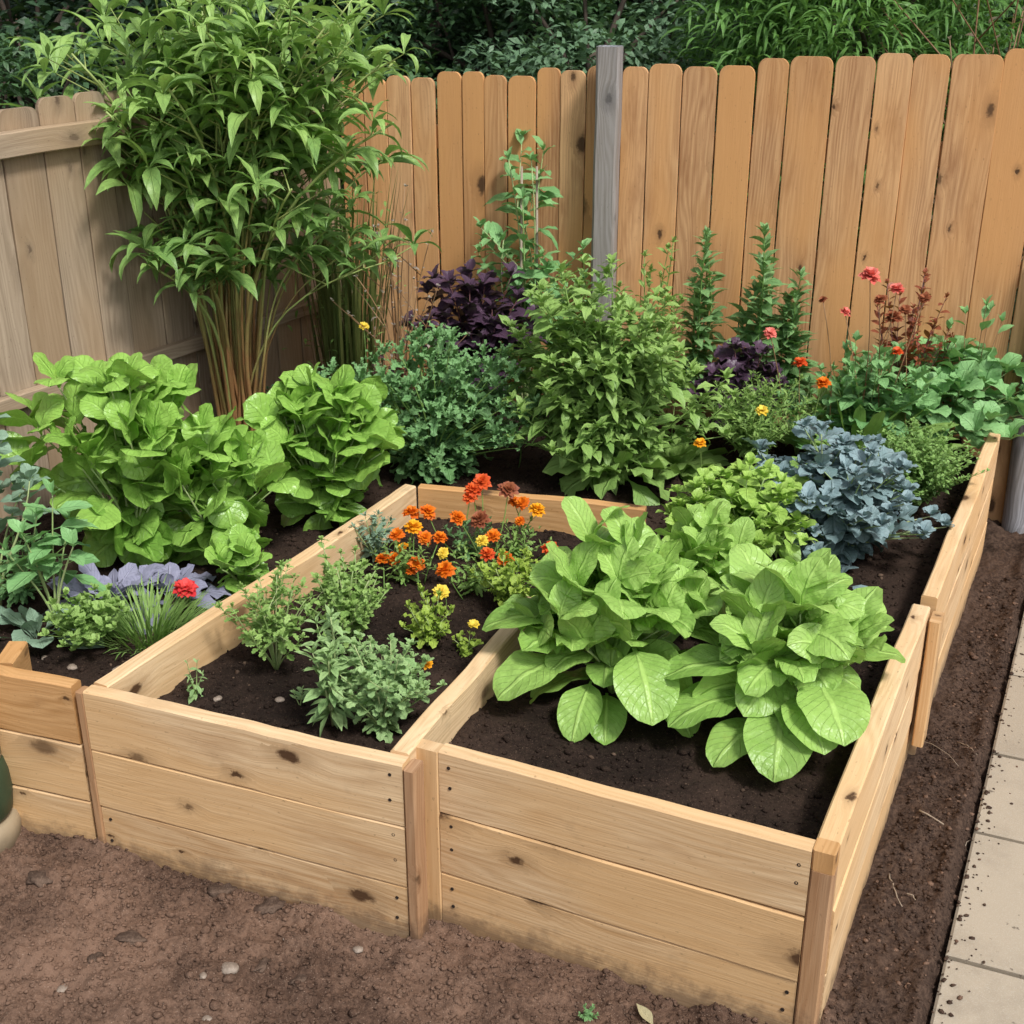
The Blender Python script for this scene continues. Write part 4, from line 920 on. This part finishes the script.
# green tub at the left edge
c = gp(-22, 842); c[2] = 0
root = thing('garden_tub', 'rounded dark green tub with cream rim cut by the left photo edge', 'tub', c)
def lathe(G, c, prof, n=40, tone=.5):
    a = np.linspace(0, 2 * PI, n, endpoint=False); pr = np.array(prof); m = len(pr)
    V = np.stack([c[0] + pr[:, :1] * np.cos(a), c[1] + pr[:, :1] * np.sin(a), c[2] + pr[:, 1:] + 0 * a], -1)
    i = np.arange(m - 1)[:, None] * n; j = np.arange(n)[None]
    G.add(V, np.stack([i + j, i + (j + 1) % n, i + n + (j + 1) % n, i + n + j], -1).reshape(-1, 4), tone=tone)
def simple(key, c, rough=.5):
    t = NT(key); ob = t.n('ShaderNodeTexCoord').outputs['Object']
    col_ = t.mix(t.math('MULTIPLY', t.step(t.noise(ob, 14, 4), .4, .75), .5), c, tuple(v * .55 for v in c))
    b = t.bsdf(col_, rough, t.noise(ob, 60, 3), .15, .003); t.l(b.outputs[0], t.out.inputs[0]); return t.m
G = Geo(); lathe(G, c, [(0, .0), (.10, 0), (.108, .01), (.112, .05), (.105, .075), (.09, .08), (0, .08)]); G.build('base', simple('tan_plastic', (.32, .25, .16), .7), root)
G = Geo(); lathe(G, c, [(.085, .081), (.100, .10), (.106, .15), (.104, .20), (.096, .235), (.088, .245), (.08, .24)]); G.build('body', simple('green_plastic', (.03, .06, .03)), root)
G = Geo(); lathe(G, c, [(.086, .246), (.094, .25), (.092, .36), (.087, .42), (.080, .425), (.078, .40), (.08, .25), (.086, .246)]); G.build('rim', simple('cream_plastic', (.38, .33, .22), .6), root)

# ================================================================== TREES AND SHRUBS BEYOND THE FENCE
BARK = stemmat('bark', (.05, .035, .025), (.12, .09, .07), .9)
def tree(name, label, cat, c, rx, ry, z0, z1, mat, n=9000, nc=60, L=.06, W=.035, seed=0, prof=ovate, el=(-.6, .9), trunk=.07, cl=.22, group='trees and shrubs beyond the fence', nt=3, hang=.4):
    r = np.random.RandomState(seed); c = np.array(c, float); root = thing(name, label, cat, c, group)
    th = r.rand(nc) * 6.28; ph = np.arccos(r.uniform(-1, 1, nc)); rr = r.uniform(.45, 1, nc) ** .6
    zc, hz = (z0 + z1) / 2, (z1 - z0) / 2
    cc = np.stack([c[0] + rx * rr * np.sin(ph) * np.cos(th), c[1] + ry * rr * np.sin(ph) * np.sin(th), zc + hz * rr * np.cos(ph)], -1)
    GT = Geo(); t = np.linspace(0, 1, 7)[:, None]
    P = c + np.array((0, 0, z0 + (z1 - z0) * .6)) * t + np.sin(t * 4) * (.06, .04, 0); tube(GT, P, trunk, trunk * .4, 8)
    for k in range(0, nc, 2):
        s = r.uniform(.35, .95); a = c + np.array((0, 0, z0 + (z1 - z0) * .6)) * s; m_ = (a + cc[k]) / 2 + (0, 0, .1)
        C = (1 - t) ** 2 * a + 2 * t * (1 - t) * m_ + t ** 2 * cc[k]; tube(GT, C, trunk * .3, trunk * .08, 5)
    GT.build('trunk', BARK, root)
    ci = r.randint(0, nc, n); off = r.randn(n, 3); off /= np.linalg.norm(off, axis=1)[:, None]
    d = off * (r.rand(n, 1) ** .4) * cl * (1.25, 1.25, .8)
    pos = cc[ci] + d; ct = r.rand(nc)
    G = Geo(); leaves(G, pos, np.arctan2(off[:, 1], off[:, 0]) + r.randn(n) * .7, r.uniform(el[0], el[1], n), L * r.uniform(.6, 1.3, n), W * r.uniform(.7, 1.2, n), prof,
           droop=hang, roll=r.randn(n) * .5, nt=nt, ns=3 if nt > 3 else 2, fold=.2, tone=np.clip(ct[ci] * .7 + r.rand(n) * .35, 0, 1), rng=r, pw=.1)
    G.build('crown', mat, root)
    return root
T_D = lm('tree_dark', (.012, .035, .014), (.035, .085, .035), trans=.15, vein=0); T_M = lm('tree_mid', (.03, .085, .03), (.09, .19, .07), trans=.2, vein=0)
T_G = lm('tree_grey', (.07, .14, .07), (.17, .30, .16), trans=.2, vein=0); T_B = lm('tree_bright', (.06, .17, .03), (.17, .36, .08), trans=.3, vein=0)
def tb(px, Yv): return atY(px, 60, Yv)[0]
tree('dark_tree', 'dark dense tree beyond the left fence behind the tall cane plant', 'tree', (-2.7, 7.6, 0), 1.7, 1.2, .0, 2.9, T_D, 30000, 90, seed=501, L=.08, W=.045, cl=.3)
tree('dark_tree', 'dark tree just right of the cane plant top', 'tree', (-.6, 8.4, 0), 1.7, 1.2, .0, 2.9, T_D, 30000, 90, seed=502, L=.08, W=.045, cl=.3)
tree('dark_tree', 'dark tree behind the fence between the grey green shrub and the bright one', 'tree', (1.5, 8.6, 0), 1.6, 1.1, .0, 2.9, T_D, 28000, 90, seed=503, L=.08, W=.045, cl=.3)
tree('dark_tree', 'dark tree far right beyond the fence behind the brown vines', 'tree', (3.9, 8.3, 0), 1.7, 1.2, .0, 2.9, T_D, 28000, 90, seed=504, L=.08, W=.045, cl=.3)
for k_, (x_, y_, l_) in enumerate(((-4.6, 10.6, 'behind the left fence end'), (-2.0, 11.2, 'behind the cane plant'), (.6, 10.8, 'behind the grey post'), (3.2, 11.0, 'behind the bright willowy shrub'), (5.8, 10.6, 'behind the brown vines'))):
    tree('dark_tree', 'dark tree of the farther row ' + l_, 'tree', (x_, y_, 0), 1.9, 1.2, .0, 3.4, T_D, 16000, 80, seed=530 + k_, L=.13, W=.08, cl=.42)
tree('grey_shrub', 'soft grey green shrub beyond the fence above the grey post', 'shrub', (tb(600, 6.9), 6.9, 0), .62, .5, .5, 2.4, T_G, 12000, 50, seed=505, L=.06, W=.03, cl=.2)
tree('grey_shrub', 'mid green shrub beyond the fence left of the grey post', 'shrub', (tb(500, 7.4), 7.4, 0), .75, .5, .5, 2.3, T_M, 10000, 50, seed=506, L=.06, W=.035, cl=.22)
tree('grey_shrub', 'low grey green shrub just over the side fence at the left', 'shrub', (-2.3, 6.0, 0), .8, .5, .4, 1.75, T_M, 9000, 50, seed=507, L=.05, W=.025, cl=.2)
tree('white_flowered_shrub', 'pale leaved shrub peeking over the fence right of centre', 'shrub', (tb(725, 6.3), 6.3, 0), .28, .25, .5, 1.86, lm('tree_pale', (.13, .22, .13), (.36, .46, .34), vein=0), 2600, 26, seed=508, L=.05, W=.03, cl=.12, trunk=.03)
tree('willowy_shrub', 'bright green arching narrow leaved shrub beyond the right fence', 'shrub', (tb(870, 6.2), 6.2, 0), .72, .5, .6, 2.5, T_B, 15000, 60, seed=509, L=.13, W=.016, prof=lance, cl=.24, nt=5, hang=1.2, el=(-.3, 1.2))
rt, _ = shoots('brown_vines', 'tangle of dry brown vines at the top right corner', 'vine', (tb(1000, 5.6), 5.6, 0), 34, 2.35, .5, lm('dead_leaf', (.10, .07, .04), (.25, .19, .12)), STB, L=.05, W=.025, nodes=10, per=1, t0=.6, seed=510, r0=.008, side=3, hvar=.3, tips=2)

r = np.random.RandomState(600); N = 60000; ux = r.uniform(-7, 8, N); uy = r.uniform(5.0, 13, N)
k = (np.stack([ux - fence_c[0], uy - fence_c[1]], -1) @ fnb < -.35) | (np.stack([ux - fence_c[0], uy - fence_c[1]], -1) @ fnl < -.35); ux, uy = ux[k], uy[k]; N = len(ux)
G = Geo(); leaves(G, np.stack([ux, uy, r.uniform(0, .45, N) * (1 + .6 * fbm(ux, uy, 2, 9))], -1), r.rand(N) * 6.28, r.uniform(-.2, .9, N), r.uniform(.10, .22, N), .09, ovate, droop=.6, nt=4, ns=2, tone=r.rand(N), rng=r)
tag(G.build('undergrowth', T_D), 'dark leafy undergrowth on the ground beyond the fences', 'undergrowth', kind='stuff')

# ================================================================== LIGHT, CAMERA
w = bpy.data.worlds.new('World'); scene.world = w; w.use_nodes = True
nt_ = w.node_tree; nt_.nodes.clear()
sky = nt_.nodes.new('ShaderNodeTexSky'); sky.sky_type = 'NISHITA'; sky.sun_disc = False
SUN_EL, SUN_ROT = R(55), R(145)
sky.sun_elevation = SUN_EL; sky.sun_rotation = SUN_ROT; sky.air_density = 1.0; sky.dust_density = 3.0; sky.ozone_density = 1.0
hs = nt_.nodes.new('ShaderNodeHueSaturation'); hs.inputs['Saturation'].default_value = .45
bg = nt_.nodes.new('ShaderNodeBackground'); bg.inputs[1].default_value = .12; wo = nt_.nodes.new('ShaderNodeOutputWorld')
nt_.links.new(sky.outputs[0], hs.inputs['Color']); nt_.links.new(hs.outputs[0], bg.inputs[0]); nt_.links.new(bg.outputs[0], wo.inputs[0])
sd = bpy.data.lights.new('sun', 'SUN'); sd.energy = 2.5; sd.angle = R(10); sd.color = (1, .98, .94)
so = bpy.data.objects.new('sun', sd); col.objects.link(so)
# direction towards the sun: azimuth measured like the sky texture (clockwise from +Y)
import mathutils
dv = mathutils.Vector((math.sin(SUN_ROT) * math.cos(SUN_EL), math.cos(SUN_ROT) * math.cos(SUN_EL), math.sin(SUN_EL)))
so.rotation_euler = dv.to_track_quat('Z', 'Y').to_euler(); so.location = (0, 0, 8)

cam = bpy.data.cameras.new('camera'); co = bpy.data.objects.new('camera', cam); col.objects.link(co)
cam.sensor_width = 36; cam.lens = F_PX / 1024 * 36; cam.clip_end = 1000; cam.clip_start = .05
cam.dof.use_dof = True; cam.dof.focus_distance = 3.3; cam.dof.aperture_fstop = 12
co.location = (0, 0, CAM_H); co.rotation_euler = (PI / 2 - PITCH, 0, 0)
scene.camera = co
scene.view_settings.view_transform = 'Standard'; scene.view_settings.look = 'None'; scene.view_settings.gamma = 1
scene.view_settings.exposure = 0.32
scene.render.resolution_x = scene.render.resolution_y = 1024
